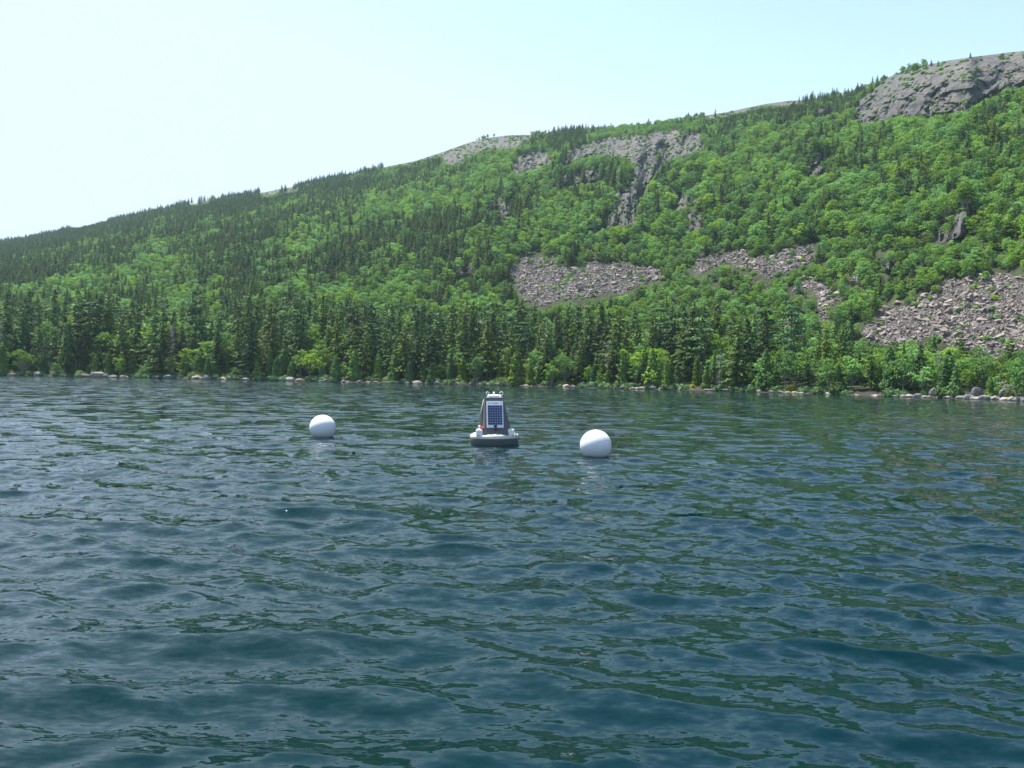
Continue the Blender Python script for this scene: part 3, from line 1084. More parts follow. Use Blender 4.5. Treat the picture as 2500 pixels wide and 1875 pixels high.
chosen, rest = [], []
for q in KINDS:
    ii = [i for i in sel if kind[i] == q]
    ii.sort(key=lambda i: -vis[i])
    n = sum(1 for i in ii[:300] if vis[i] >= 14)
    chosen += ii[:n]
    rest += ii[n:]
buckets = {}
for i in chosen:
    row, st = place_label(i)
    buckets.setdefault((kind[i], row, st), []).append(i)
lab = {}
for (q, row, st), ii in buckets.items():
    base = LOOK[q]
    w_, left = tell_apart(ii, H, cU, cV)
    for i in ii:
        lab[i] = (f'{w_[i]} {row} {base} {st}' if i in w_ else (f'{row} {base} {st}' if len(ii) == 1 else f'middling {row} {base} {st}'), f'{row} {CATN[q]}s {st}')
for i in chosen:
    kd = KINDS[kind[i]]
    vi = int(rng.integers(len(kd['v'])))
    s = H[i] / kd['H']
    wsc = s * rng.uniform(0.8, 1.25)
    root = link(kd['name'], None, loc=tuple(cand[i] - [0, 0, 0.15]), label=lab[i][0], cat=CATN[kind[i]], group=lab[i][1])
    root.rotation_euler = (0, 0, rng.uniform(0, 6.283))
    root.scale = (wsc, wsc, s)
    link('trunk', kd['v'][vi][0], parent=root)
    link('crown' if kind[i] != 'dead' else 'branches', kd['v'][vi][1], parent=root)
rest = np.array(rest)
for q, nm, lb, ct in (('spruce', 'spruce_forest', 'dark conifers massed over the hillside and rear wood', 'forest'), ('broad', 'broadleaf_forest', 'light green broadleaf trees massed over the hillside', 'forest'),
                      ('pine', 'pine_forest', 'white pines standing deep in the shore wood', 'forest'), ('cedar', 'cedar_thicket', 'low cedars deep in the waterside wood', 'forest'), ('dead', 'dead_forest', 'bare grey trees deep in the shore wood', 'forest')):
    ii = rest[kind[rest] == q] if len(rest) else rest
    if len(ii) == 0:
        continue
    kd = KINDS[q]
    s = H[ii] / kd['H']
    wsc = s * rng.uniform(0.8, 1.35, len(ii))
    z0 = np.zeros(len(ii))
    scatter(nm, cand[ii] - [0, 0, 0.2], np.stack([z0, z0, rng.uniform(0, 6.283, len(ii))], 1), np.stack([wsc, wsc, s], 1),
            rng.integers(0, len(kd['v']), len(ii)), [joined(kd, v) for v in range(len(kd['v']))], label=lb, cat=ct)

# scrub on ledges and between the trees
ii = np.nonzero(~inband & (cds > cband) & ((base_bare & (rng.random(NC) < 0.075)) | (rng.random(NC) < 0.16)))[0]
ii = ii[belowridge[ii] > 2]
scr = [shrub(s, 1.0, 0.95, 150, 0.36)[1].mesh('scrub', M_BROAD) for s in (71, 72, 73)]
ss = rng.uniform(0.6, 1.6, len(ii)) * np.where(base_bare[ii], 0.75, 1.0)
z0 = np.zeros(len(ii))
scatter('hillside_scrub', cand[ii] - [0, 0, 0.1], np.stack([z0, z0, rng.uniform(0, 6.28, len(ii))], 1), np.stack([ss, ss, ss * 0.9], 1), rng.integers(0, 3, len(ii)), scr,
        label='low green scrub between trees and on rock ledges', cat='scrub')


# ------------------------------------------------------------------ stones
def hull_rock(seed, n=13, flat=0.62):
    g = np.random.default_rng(seed)
    bm = bmesh.new()
    for p in g.uniform(-1, 1, (n, 3)) * [1.0, 0.75, flat]:
        bm.verts.new(p * 0.62 / max(0.62, abs(p).max() * 0.62))
    bmesh.ops.convex_hull(bm, input=list(bm.verts))
    loose = [v for v in bm.verts if not v.link_faces]
    bmesh.ops.delete(bm, geom=loose, context='VERTS')
    bmesh.ops.scale(bm, vec=(0.5, 0.5, 0.5), verts=bm.verts)
    me = bpy.data.meshes.new('rock')
    bm.to_mesh(me)
    bm.free()
    me.materials.append(M_SCREE)
    return me


def round_rock(seed, mat, ang=0.25):
    g = np.random.default_rng(seed)
    bm = bmesh.new()
    bmesh.ops.create_icosphere(bm, subdivisions=3, radius=0.5)
    planes = [(lambda d: d / np.linalg.norm(d))(g.normal(size=3)) for _ in range(9)]
    offs = g.uniform(0.30, 0.46, 9)
    ph = g.uniform(0, 50)
    for v in bm.verts:
        p = np.array(v.co)
        for d, o in zip(planes, offs):
            e = p @ d - o
            if e > 0:
                p = p - d * e * (0.65 + ang)
        nn = float(fbm(np.array([p[0] * 4 + ph]), np.array([p[1] * 4 + p[2] * 5]), seed, 3)[0]) - 0.5
        v.co = p * (1 + 0.16 * nn)
    me = bpy.data.meshes.new('boulder')
    bm.to_mesh(me)
    bm.free()
    for f in me.polygons:
        f.use_smooth = True
    me.materials.append(mat)
    return me


# talus: points on the slope inside the talus regions
TPB = TM
aw = np.abs(np.linalg.norm(np.cross(e1, e2), axis=-1))
tlc = msample(TM, GU[:-1, :-1], GV[:-1, :-1], 4.0)
pr = (aw * (tlc > 0.5)).ravel()
NT_ = 38000
pk = rng.choice(pr.size, NT_, p=pr / pr.sum())
tj, ti = np.unravel_index(pk, aw.shape)
fa, fb = rng.random(NT_), rng.random(NT_)
tp = Pn[tj, ti] + (Pn[tj + 1, ti] - Pn[tj, ti]) * fa[:, None] + (Pn[tj, ti + 1] - Pn[tj, ti]) * fb[:, None]
tsz = np.clip(0.29 * (1 - rng.random(NT_)) ** -0.38, 0.27, 1.9)
tr_ = np.hypot(tp[:, 0], tp[:, 1])
tU, tV = proj(tp)
ppx = tsz / tr_ * F * ((tU > 0) & (tU < 2212))
rocks = [hull_rock(s) for s in range(100, 108)]
big = np.argsort(-ppx)[:280]
isbig = np.zeros(NT_, bool)
isbig[big] = True
rb = {}
for i in big:
    U, V = tU[i], tV[i]
    if U < 1050:
        wh = 'small far-left rock patch'
    elif U < 1460:
        wh = 'middle rockslide'
    elif U < 1700:
        wh = 'narrow strip between thickets'
    elif U < 1850:
        wh = 'stony gap between the rockslides'
    elif V > 750:
        wh = 'stony chute to the shore'
    else:
        wh = 'big right rockslide'
    cut = [1120, 1170, 1220, 1280, 1340, 1400] if wh.startswith('middle') else [1900, 1960, 2010, 2060, 2110, 2160]
    if 'strip' in wh:
        cut = [1500, 1530, 1560, 1600, 1640, 1670]
    elif 'gap' in wh:
        cut = [1725, 1745, 1765, 1790, 1810, 1830]
    elif 'chute' in wh:
        cut = [2100, 2115, 2130, 2145, 2160, 2180]
    sec = ['far left', 'left', 'left-centre', 'centre', 'right-centre', 'right', 'far right'][int(np.searchsorted(cut, U))]
    hw = 'lower' if V > (625 if wh.startswith('middle') else 690) else ('upper' if V < (585 if wh.startswith('middle') else 640) else 'mid')
    rb.setdefault((hw, sec, wh), []).append(i)
rlab = {}
RW = {'tallest': 'biggest', 'shortest': 'smallest'}
for (hw, sec, wh), ii in rb.items():
    w_, left = tell_apart(ii, tsz, tU, tV)
    for i in ii:
        sx = RW.get(w_.get(i), w_.get(i)) or ('lone' if len(ii) == 1 else 'middling')
        rlab[i] = (f'{sx} angular grey rock, {hw} {sec} of the {wh}' if sec else f'{sx} grey rock, {hw} part of the {wh}', f'rocks in the {hw} {sec} of the {wh}')
for i in big:
    o = link('talus_rock', rocks[int(rng.integers(8))], loc=tuple(tp[i] + [0, 0, tsz[i] * 0.1]), label=rlab[i][0], cat='rock', group=rlab[i][1])
    o.rotation_euler = (rng.normal(0, 0.35) + 0.3, rng.normal(0, 0.3), rng.uniform(0, 6.28))
    o.scale = (tsz[i] * rng.uniform(0.9, 1.5), tsz[i], tsz[i] * rng.uniform(0.7, 1.1))
ii = np.nonzero(~isbig)[0]
scatter('scree', tp[ii] + np.stack([0 * ii, 0 * ii, tsz[ii] * 0.12], 1), np.stack([rng.normal(0.3, 0.4, len(ii)), rng.normal(0, 0.4, len(ii)), rng.uniform(0, 6.28, len(ii))], 1),
        tsz[ii, None] * rng.uniform(0.75, 1.35, (len(ii), 3)), rng.integers(0, 8, len(ii)), rocks, label='grey broken rock filling the rockslides', cat='scree')

# boulders along the water's edge: U centre, width, height in the 2212 frame, stone, words
PALE, GREY, WARM = 'pale', 'grey', 'tan'
BLD = [
    (210, 26, 13, PALE, 'big round pale boulder alone at the dark left shore'), (229, 13, 6, GREY, 'dark low rock touching the big round boulder'), (183, 20, 6, GREY, 'dark rock left of the big round boulder'),
    (84, 20, 9, GREY, 'dark bulky rock near the far left of the shore'), (86, 8, 3, PALE, 'tiny pale stone below a dark bulky rock'), (25, 16, 6, WARM, 'tan stone nearest the left edge'), (42, 9, 4, PALE, 'small pale stone near the left edge'),
    (244, 17, 4, PALE, 'flat pale slab right of the big round boulder'), (268, 16, 6, WARM, 'tan rock under the cedars'), (298, 11, 3.5, PALE, 'small pale slab under a drooping cedar'), (337, 17, 5.5, GREY, 'grey hump rock below a cedar'),
    (366, 22, 8, GREY, 'bluish grey block left of the yellow-green shrub'), (383, 13, 6, WARM, 'tan stone left of the yellow-green shrub'), (387, 6, 3, PALE, 'little pale stone at the water left of the yellow shrub'), (409, 9, 4.5, PALE, 'small pale stone below the yellow-green shrub'),
    (424, 18.5, 7.5, PALE, 'squarish pale boulder below the yellow-green shrub'), (448, 18, 10, GREY, 'tall grey boulder right of the yellow-green shrub'), (436, 8, 4, PALE, 'small pale stone between squarish and tall boulders'), (472, 9, 3, PALE, 'flat pale stone right of the tall grey boulder'),
    (484, 14, 5, WARM, 'tan stone left of a grey hump'), (495, 14, 7, GREY, 'grey hump rock between two small stones'), (504, 9, 4.5, PALE, 'small bright stone right of the grey hump'), (529, 18, 6, PALE, 'pale loaf-shaped boulder left of the left float'), (517, 7, 3, GREY, 'small grey stone beside the loaf-shaped boulder'),
    (592, 17, 6, GREY, 'long grey rock left of a rounded pair'), (610, 15, 8, GREY, 'rounded grey boulder beside a large pale one'), (628, 21, 10, PALE, 'large pale boulder behind and left of the left float'), (646, 16, 7, WARM, 'tan jagged rock right of the large pale boulder'), (652, 9, 4, PALE, 'small pale stone beside the tan jagged rock'),
    (675, 9, 4, PALE, 'pale pebble-like rock just left of the left float'), (690, 8, 3, GREY, 'small grey rock beyond the left float'), (703, 12, 7, PALE, 'tilted pale boulder beyond the left float'), (694, 10, 4, PALE, 'low pale stone under the tilted boulder'),
    (742, 12, 5, GREY, 'grey rock right of the left float'), (752, 8, 3.5, PALE, 'small pale stone right of the left float'), (776, 9, 5, PALE, 'upright pale stone on the shadowed shore'), (812, 14, 3.5, PALE, 'flat pale stone left of the long slab'), (795, 8, 3, WARM, 'small tan stone on the shadowed shore'),
    (900, 22, 7, WARM, 'tan crumbling rock left of the solar buoy'), (880, 14, 6, WARM, 'tan broken rock beside the long slab'), (924, 12, 5.5, PALE, 'rounded pale boulder left of the solar buoy'), (910, 12, 3.5, PALE, 'low pale stone left of a rounded boulder'), (943, 15, 7, GREY, 'tall grey rock left of the solar buoy'), (956, 10, 3, PALE, 'flat pale stone beside tall grey rock'),
    (971, 7, 4, PALE, 'small pale block left of a broad boulder'), (987, 14, 6.5, PALE, 'broad pale boulder left of the domed grey one'), (1000, 9, 4, PALE, 'small pale stone left of the domed boulder'), (1019, 13, 7.5, GREY, 'domed grey boulder just left of the solar buoy mast'), (1034, 9, 4, PALE, 'small pale stone right of the domed boulder'), (1040, 10, 5, GREY, 'grey rock above the solar buoy'),
    (1055, 14, 5, PALE, 'pale low rock above the solar buoy'), (1075, 21, 6.5, PALE, 'long sloping pale boulder above the solar buoy'), (1099, 13, 7, WARM, 'tan rock right of the solar buoy'), (1091, 12, 5, WARM, 'smaller tan rock beside a tan one'), (1138, 12, 4, PALE, 'pale flat stone between buoy and right float'), (1147, 6, 2.5, WARM, 'small tan stone between buoy and right float'),
    (1210, 10, 3, PALE, 'small pale stone left of the right float'), (1222, 16, 6.5, WARM, 'tan sloping rock left of the right float'), (1238, 12, 6, GREY, 'grey rock left of the right float'), (1265, 10, 4, GREY, 'small grey rock beyond the right float'), (1316, 11, 3.5, PALE, 'bright flat stone right of the right float'), (1345, 14, 6, GREY, 'grey block right of the right float'),
    (1356, 10, 4, PALE, 'pale stone in a short row'), (1366, 12, 5, WARM, 'tan stone in a short row'), (1377, 10, 5, PALE, 'pale round stone ending a short row'), (1387, 14, 7, PALE, 'tallest pale boulder ending a short row'), (1411, 14, 8, GREY, 'grey upright boulder in the shade'), (1429, 14, 5.5, PALE, 'warm pale boulder right of a grey upright one'), (1442, 8, 4, PALE, 'small pale stone by a pale trunk'), (1452, 10, 4, PALE, 'flat pale stone by a pale trunk'),
    (1470, 12, 6, GREY, 'bluish grey boulder among pale stones'), (1494, 10, 4.5, PALE, 'wedge-shaped pale stone'), (1602, 7, 6.5, PALE, 'small upright bright stone alone in shadow'), (1640, 9, 6, WARM, 'tan rounded rock under a cedar'), (1669, 20, 6, PALE, 'long pale boulder starting the pale row'), (1688, 13, 4.5, PALE, 'pale stone second in the pale row'), (1702, 12, 4.5, PALE, 'pale stone at mid pale row'), (1716, 12, 5, WARM, 'tan stone in the pale row'), (1729, 13, 4, PALE, 'pale stone ending the pale row'),
    (1762, 13, 3.5, PALE, 'low pale stone right of the leaning log'), (1777, 11, 3.5, PALE, 'low flat stone right of the leaning log'), (1792, 14, 5, PALE, 'smooth pale stone right of the leaning log'), (1852, 9, 3, PALE, 'lone small pale stone in deep shade'), (1889, 14, 3, PALE, 'flat pale stone in shade'), (1901, 10, 4, PALE, 'pale stone beside a flat one'),
    (1938, 16, 5, PALE, 'low pale boulder left of the boulder pile'), (1950, 12, 6, PALE, 'second low pale boulder left of the pile'), (1966, 16, 6, PALE, 'pale boulder in front of a wedge boulder'), (1982, 15, 10, PALE, 'wedge-shaped pale boulder opening the pile'), (1996, 12, 5, PALE, 'flat pale boulder between wedge and tall one'), (2006, 12, 5, WARM, 'tan stone at the foot of the tall boulder'),
    (2018, 18, 16, PALE, 'tall shield-shaped pale boulder of the pile'), (2032, 10, 7, GREY, 'small grey boulder beside the tall pale one'), (2041, 13, 13, GREY, 'dark upright boulder between two tall pale ones'), (2059, 21, 14, PALE, 'large square-topped pale boulder of the pile'), (2048, 18, 5, PALE, 'flat pale slab in front of a dark upright boulder'), (2076, 18, 8, PALE, 'rounded pale boulder right of the square one'),
    (2090, 14, 10, GREY, 'grey boulder set back in the pile'), (2111, 21, 20, GREY, 'big dark boulder at the back of the pile'), (2100, 12, 8, PALE, 'bright white small boulder in the pile'), (2094, 16, 5, PALE, 'low flat boulder at the waterline of the pile'), (2113, 16, 6, PALE, 'middle waterline boulder of the pile'), (2127, 22, 11, PALE, 'long tilted pale boulder of the pile'), (2137, 18, 8, PALE, 'pale boulder below the long tilted one'),
    (2151, 16, 9, PALE, 'pale boulder at the foot of the stony chute'), (2165, 18, 17, GREY, 'grey tall boulder beside the stony chute'), (2172, 20, 7, PALE, 'wide waterline boulder below the stony chute'), (2187, 14, 9, PALE, 'pale boulder right of the stony chute'), (2199, 17, 7, PALE, 'pale boulder near the right edge'), (2210, 14, 10, GREY, 'grey boulder at the right edge of the picture'),
]
RMESH = {c: [round_rock(200 + n + 10 * j, m, a) for n, a in enumerate((0.1, 0.2, 0.3, 0.3))] for j, (c, m) in enumerate(((PALE, M_PALE), (GREY, M_GREYROCK), (WARM, M_WARMROCK)))}


def put_boulder(U, wpx, hpx, c, label, group=None, back=0.0):
    az, _ = unproj(U, 835.0)
    r = float(f_shore(az)) + 0.5 + back
    z0 = float(profile(az, r)) if back > 0 else 0.0
    wm, hm = 0.94 * wpx * r / F, 0.86 * hpx * r / F
    o = link('boulder', RMESH[c][int(rng.integers(4))], loc=(math.sin(az) * r, math.cos(az) * r, z0 + hm * 0.22), label=label, cat='boulder', group=group)
    o.rotation_euler = (rng.normal(0, 0.12), rng.normal(0, 0.12), -float(az) + rng.choice([0, math.pi]) + rng.normal(0, 0.2))
    o.scale = (wm * 1.16, wm * rng.uniform(0.75, 1.0), hm * 1.75)


for b in BLD:
    put_boulder(b[0], b[1], b[2], b[3], b[4] if len(b[4].split()) > 3 else b[4] + ' on the shore', back=1.6 if b[2] > 11 and b[0] > 2000 else 0.0)
FILL = [(0, 180, 14), (250, 400, 18), (440, 620, 20), (640, 820, 22), (820, 1000, 22), (1000, 1200, 16), (1200, 1400, 20), (1400, 1500, 14), (1500, 1660, 8), (1660, 1760, 8), (1900, 2010, 12), (2010, 2212, 34)]
fill = []
for a, b, n in FILL:
    for q in range(int(n * 0.5)):
        U = rng.uniform(a, b)
        c = rng.choice([PALE, GREY, GREY, GREY, GREY, WARM]) if U < 1400 else rng.choice([PALE, PALE, GREY, WARM])
        fill.append((U, rng.uniform(4, 9), rng.uniform(2, 4.2), str(c), rng.uniform(-0.2, 2.2)))
fb_ = {}
for i, f in enumerate(fill):
    fb_.setdefault((f[3], stretch(f[0])), []).append(i)
for (c, st), ii in fb_.items():
    w_, left = tell_apart(ii, [f[1] for f in fill], [f[0] for f in fill], [-f[4] for f in fill])
    for i in ii:
        f = fill[i]
        sx = {'tallest': 'widest', 'shortest': 'narrowest', 'highest-standing': 'farthest inland', 'lowest-standing': 'nearest the water'}.get(w_.get(i), w_.get(i)) or ('lone' if len(ii) == 1 else 'middling')
        put_boulder(f[0], f[1], f[2], c, f'{sx} small {c} stone {st}', f'small {c} shore stones {st}', back=f[4])


nb_ = 420
bU = rng.uniform(-60, 1960, nb_)
ba, _ = unproj(bU, np.full(nb_, 835.0))
br = f_shore(ba) + rng.uniform(0.5, 2.6, nb_)
okb = fbm(bU / 30, bU * 0, 5, 3) > 0.44
ba, br, bU = ba[okb], br[okb], bU[okb]
bz = np.array([float(profile(a, r)) for a, r in zip(ba, br)])
bs = rng.uniform(0.45, 1.25, len(ba))
z0 = np.zeros(len(ba))
scatter('waterside_brush', np.stack([np.sin(ba) * br, np.cos(ba) * br, bz - 0.1], 1), np.stack([z0, z0, rng.uniform(0, 6.28, len(ba))], 1), np.stack([bs * 1.2, bs, bs * 0.95], 1), rng.integers(0, 2, len(ba)),
        [shrub(q, 1.0, 1.0, 200, 0.3)[1].mesh('brush', M_PINE) for q in (81, 82)], label='low dark green brush overhanging the waterline', cat='brush')


# pale slab and driftwood
def log_mesh(L, r, seed, mat):
    g = np.random.default_rng(seed)
    b = Build()
    path = np.stack([np.linspace(-L / 2, L / 2, 7), np.cumsum(g.normal(0, 0.05 * r * 3, 7)), np.cumsum(g.normal(0, 0.03, 7))], 1)
    v, f = tube(path, r * np.linspace(1.15, 0.6, 7), 8)
    b.add(v, f)
    n = len(v)
    b.add(np.concatenate([v[:8], v[:8].mean(0, keepdims=True)]), np.array([[i, 8, (i + 1) % 8] for i in range(8)]))
    b.add(np.concatenate([v[-8:], v[-8:].mean(0, keepdims=True)]), np.array([[(i + 1) % 8, 8, i] for i in range(8)]))
    for q in range(2):
        t = path[int(g.integers(2, 6))]
        b.add(*tube([t, t + np.array([g.normal(0, 0.3), g.normal(0, 0.3), r * 2.6])], (r * 0.3, r * 0.12), 5))
    return b.mesh('driftwood_log', mat, True)


for U, wpx, lean, lb in ((717, 18, 0.0, 'pale driftwood log lying right of the left float'), (850, 46, 0.02, 'long bleached driftwood trunk on the shore left of the buoy'), (1536, 26, 0.0, 'bleached driftwood log lying well right of the right float'),
                         (1571, 18, 0.0, 'short bleached log in shadow beside a longer one'), (1749, 15, -0.95, 'grey driftwood log leaning against the bank')):
    az, _ = unproj(U, 835.0)
    r = float(f_shore(az)) + (0.3 if lean > -0.5 else 0.8)
    L = wpx * r / F
    o = link('driftwood_log', log_mesh(L, 0.16, int(U), M_DEADTWIG if lean < -0.5 else M_BIRCH), loc=(math.sin(az) * r, math.cos(az) * r, 0.2 if lean > -0.5 else 0.7), label=lb, cat='log')
    o.rotation_euler = (0, -lean, -float(az) + 0.06)

# waterside shrubs: U, width, height px, foliage, label
SH = [(421, 36, 11, M_YELLOW, 'low bright yellow-green shrub behind pale boulders'), (484, 12, 9, M_SHRUB, 'small yellow-green bush right of the yellow shrub'), (595, 18, 9, M_SHRUB, 'yellow-green bush left of the left float'), (626, 14, 32, M_SHRUB, 'slender bright green sapling above the large pale boulder'),
      (795, 18, 8, M_SHRUB, 'sunlit grassy bush left of the long driftwood'), (836, 22, 9, M_YELLOW, 'sunlit yellow grass tuft above the long driftwood'), (844, 7, 13, M_RUST, 'dead rust-orange little bush above the long driftwood'), (912, 20, 6, M_SHRUB, 'low green bush left of the solar buoy'), (962, 18, 7, M_SHRUB, 'low light green bush left of a broad pale boulder'),
      (999, 24, 8, M_SHRUB, 'wide light green bush above pale stones'), (1024, 14, 10, M_SHRUB, 'yellow-green bush above the domed grey boulder'), (1080, 22, 13, M_SHRUB, 'yellow-green sapling clump above the solar buoy'), (1092, 14, 10, M_YELLOW, 'yellow-green tuft right of the solar buoy'), (1215, 24, 10, M_SHRUB, 'pale green rounded bush left of the right float'),
      (1300, 22, 10, M_CEDAR, 'dark green rounded bush beyond the right float'), (1330, 18, 8, M_SHRUB, 'light green bush right of the right float'), (1390, 26, 9, M_SHRUB, 'bright green bush above a short stone row'), (1348, 22, 5, M_YELLOW, 'sunny grass patch above grey block'), (1495, 16, 8, M_YELLOW, 'yellow bush beside a pale trunk'), (1570, 12, 7, M_YELLOW, 'small yellow bush under dark conifers'),
      (1676, 18, 8, M_SHRUB, 'light bush above the long pale boulder'), (1708, 24, 11, M_YELLOW, 'yellow-green bush above the pale stone row'), (2000, 20, 10, M_CEDAR, 'olive bush above the tall shield boulder'), (2070, 20, 10, M_CEDAR, 'olive bush behind the square-topped boulder'), (2140, 16, 12, M_SHRUB, 'olive bush above the long tilted boulder'), (2180, 16, 12, M_SHRUB, 'green bush right of the stony chute'),
      (20, 16, 6, M_SHRUB, 'yellowish grass tuft near the left edge'), (60, 10, 5, M_SHRUB, 'small yellowish bush near the left edge'), (170, 14, 9, M_SHRUB, 'olive bush left of the round boulder'), (310, 22, 16, M_CEDAR, 'dense green bush beside a dark hollow')]
for n, (U, wpx, hpx, m, lb) in enumerate(SH):
    az, _ = unproj(U, 835.0)
    r = float(f_shore(az)) + 2.6
    sb, cb = shrub(300 + n, wpx * r / F * 0.58, hpx * r / F * 1.05, 260, 0.3)
    root = link('shrub', None, loc=(math.sin(az) * r, math.cos(az) * r, float(profile(az, r)) - 0.05), label=lb, cat='shrub')
    link('stems', sb.mesh('shrub_stems', M_BARK), parent=root)
    link('foliage', cb.mesh('shrub_foliage', m), parent=root)


# ------------------------------------------------------------------ the floats and the buoy
def plain(name, col, rough=0.5, spec=0.4, dirt=None, metal=0.0, scale=6.0):
    k = NT(name)
    c = col
    if dirt:
        tc = k.n('ShaderNodeTexCoord')
        n = k.noise(tc.outputs['Object'], scale, 6, 0.65)
        c = k.mix(k.ramp(n.outputs[0], [(0.45, (0,) * 3), (0.78, (0.8,) * 3)]), col, dirt)
        k.set(Roughness=k.math('MULTIPLY_ADD', n.outputs[0], 0.25, rough - 0.1))
    else:
        k.set(Roughness=rough)
    k.set(Base_Color=c, Metallic=metal)
    k.b.inputs['Specular IOR Level'].default_value = spec
    return k.m


M_WHITE = plain('white_foam', (0.80, 0.80, 0.78), 0.45, 0.4, (0.70, 0.70, 0.66))
k = NT('white_float_skin')
tc = k.n('ShaderNodeTexCoord')
gp = k.n('ShaderNodeNewGeometry')
zz = k.n('ShaderNodeSeparateXYZ', {0: gp.outputs['Position']}).outputs[2]
nn_ = k.noise(tc.outputs['Object'], 5.0, 6, 0.7)
wl = k.math('ADD', zz, k.math('MULTIPLY', k.math('SUBTRACT', nn_.outputs[0], 0.5), 0.07))
c_ = k.mix(k.ramp(nn_.outputs[0], [(0.5, (0,) * 3), (0.8, (0.6,) * 3)]), (0.68, 0.69, 0.68), (0.57, 0.58, 0.55))
c_ = k.mix(k.ramp(wl, [(0.0, (0.75,) * 3), (0.045, (0,) * 3)]), c_, (0.36, 0.40, 0.30))     # slime at the waterline
k.set(Base_Color=c_, Roughness=0.45)
M_FLOAT = k.m
M_GREY = plain('grey_plastic', (0.093, 0.092, 0.092), 0.5, 0.35, (0.13, 0.132, 0.135), scale=9)
M_DECK = plain('cream_deck', (0.68, 0.65, 0.55), 0.55, 0.3, (0.5, 0.47, 0.38), scale=5)
M_WPL = plain('white_plastic', (0.8, 0.8, 0.8), 0.4, 0.4)
M_FRAME = plain('panel_sheet', (0.70, 0.74, 0.78), 0.3, 0.5)
M_CELL = plain('solar_cell', (0.012, 0.02, 0.07), 0.12, 0.6)
M_GRIDL = plain('cell_busbar', (0.22, 0.27, 0.36), 0.3, 0.5)
M_BLACK = plain('black_rubber', (0.012, 0.012, 0.014), 0.5, 0.4)
M_STEEL = plain('steel', (0.75, 0.75, 0.76), 0.22, 0.5, metal=1.0)
M_ORANGE = plain('orange_rope', (0.62, 0.09, 0.05), 0.6, 0.3)
M_TEAL = plain('teal_print', (0.05, 0.12, 0.2), 0.5, 0.3)


def bm_obj(name, fn, mat, parent=None, bevel=0.0, smooth=False, **kw):
    bm = bmesh.new()
    fn(bm)
    if bevel:
        bmesh.ops.bevel(bm, geom=[e for e in bm.edges if e.calc_face_angle(0) > 0.5], offset=bevel, segments=2, affect='EDGES', profile=0.6)
    bmesh.ops.recalc_face_normals(bm, faces=bm.faces)
    me = bpy.data.meshes.new(name)
    bm.to_mesh(me)
    bm.free()
    for f in me.polygons:
        f.use_smooth = smooth
    me.materials.append(mat)
    return link(name, me, parent=parent, **kw)


def box(bm, c, s, rot=None):
    m = Matrix.Translation(c) @ (rot.to_4x4() if rot is not None else Matrix.Identity(4)) @ Matrix.Diagonal((*s, 1))
    bmesh.ops.create_cube(bm, size=1.0, matrix=m)


def cyl(bm, a, b, r1, r2=None, seg=16, caps=True):
    a, b = Vector(a), Vector(b)
    d = b - a
    m = Matrix.Translation((a + b) / 2) @ d.to_track_quat('Z', 'Y').to_matrix().to_4x4()
    bmesh.ops.create_cone(bm, cap_ends=caps, segments=seg, radius1=r1, radius2=r1 if r2 is None else r2, depth=d.length, matrix=m)


def lathe(bm, prof, seg=64):
    rings = []
    for r, z in prof:
        rings.append([bm.verts.new((r * math.cos(2 * math.pi * s / seg), r * math.sin(2 * math.pi * s / seg), z)) for s in range(seg)])
    for a, b in zip(rings, rings[1:]):
        for s in range(seg):
            bm.faces.new((a[s], a[(s + 1) % seg], b[(s + 1) % seg], b[s]))
    bm.faces.new(rings[0][::-1])
    bm.faces.new(rings[-1])


def torus(bm, c, R0, r0, rot, seg=20, side=8):
    c = Vector(c)
    vs = []
    for i in range(seg):
        a = 2 * math.pi * i / seg
        for j in range(side):
            b = 2 * math.pi * j / side
            vs.append(bm.verts.new(c + rot @ Vector(((R0 + r0 * math.cos(b)) * math.cos(a), r0 * math.sin(b), (R0 + r0 * math.cos(b)) * math.sin(a)))))
    for i in range(seg):
        for j in range(side):
            bm.faces.new((vs[i * side + j], vs[((i + 1) % seg) * side + j], vs[((i + 1) % seg) * side + (j + 1) % side], vs[i * side + (j + 1) % side]))


def at_px(U, V, dist):
    d = Vector(((U - CU) / F, -(V - CV) / F, -1.0))
    d = cam.matrix_world.to_3x3() @ d
    d *= dist / math.hypot(d.x, d.y)
    return Vector((d.x, d.y, CAMH + d.z))


for U, V, dist, Dm, lb, rz in ((696.8, 924.0, 21.2, 0.66, 'smaller-looking white ball float left of the solar buoy', 0.4), (1286.8, 962.3, 16.9, 0.66, 'larger-looking white ball float right of the solar buoy', 2.1)):
    p = at_px(U, V, dist)
    root = link('ball_float', None, loc=p, label=lb, cat='float', group='white ball floats beside the solar buoy')

    def ball(bm):
        bmesh.ops.create_uvsphere(bm, u_segments=72, v_segments=48, radius=Dm / 2)
        for v in bm.verts:                                    # moulding seam round the middle
            t = v.co.z / (Dm / 2)
            v.co *= 1 - 0.006 * math.exp(-(t / 0.02) ** 2)
    o = bm_obj('shell', ball, M_FLOAT, root, smooth=True)
    o.rotation_euler = (0.75, 0.5, rz)

    def eye(bm):
        cyl(bm, (0, 0, -Dm / 2 - 0.03), (0, 0, -Dm / 2 + 0.02), 0.05, seg=12)
        torus(bm, (0, 0, -Dm / 2 - 0.07), 0.05, 0.012, Matrix.Identity(3))
    bm_obj('mooring_eye', eye, M_STEEL, root, smooth=True)

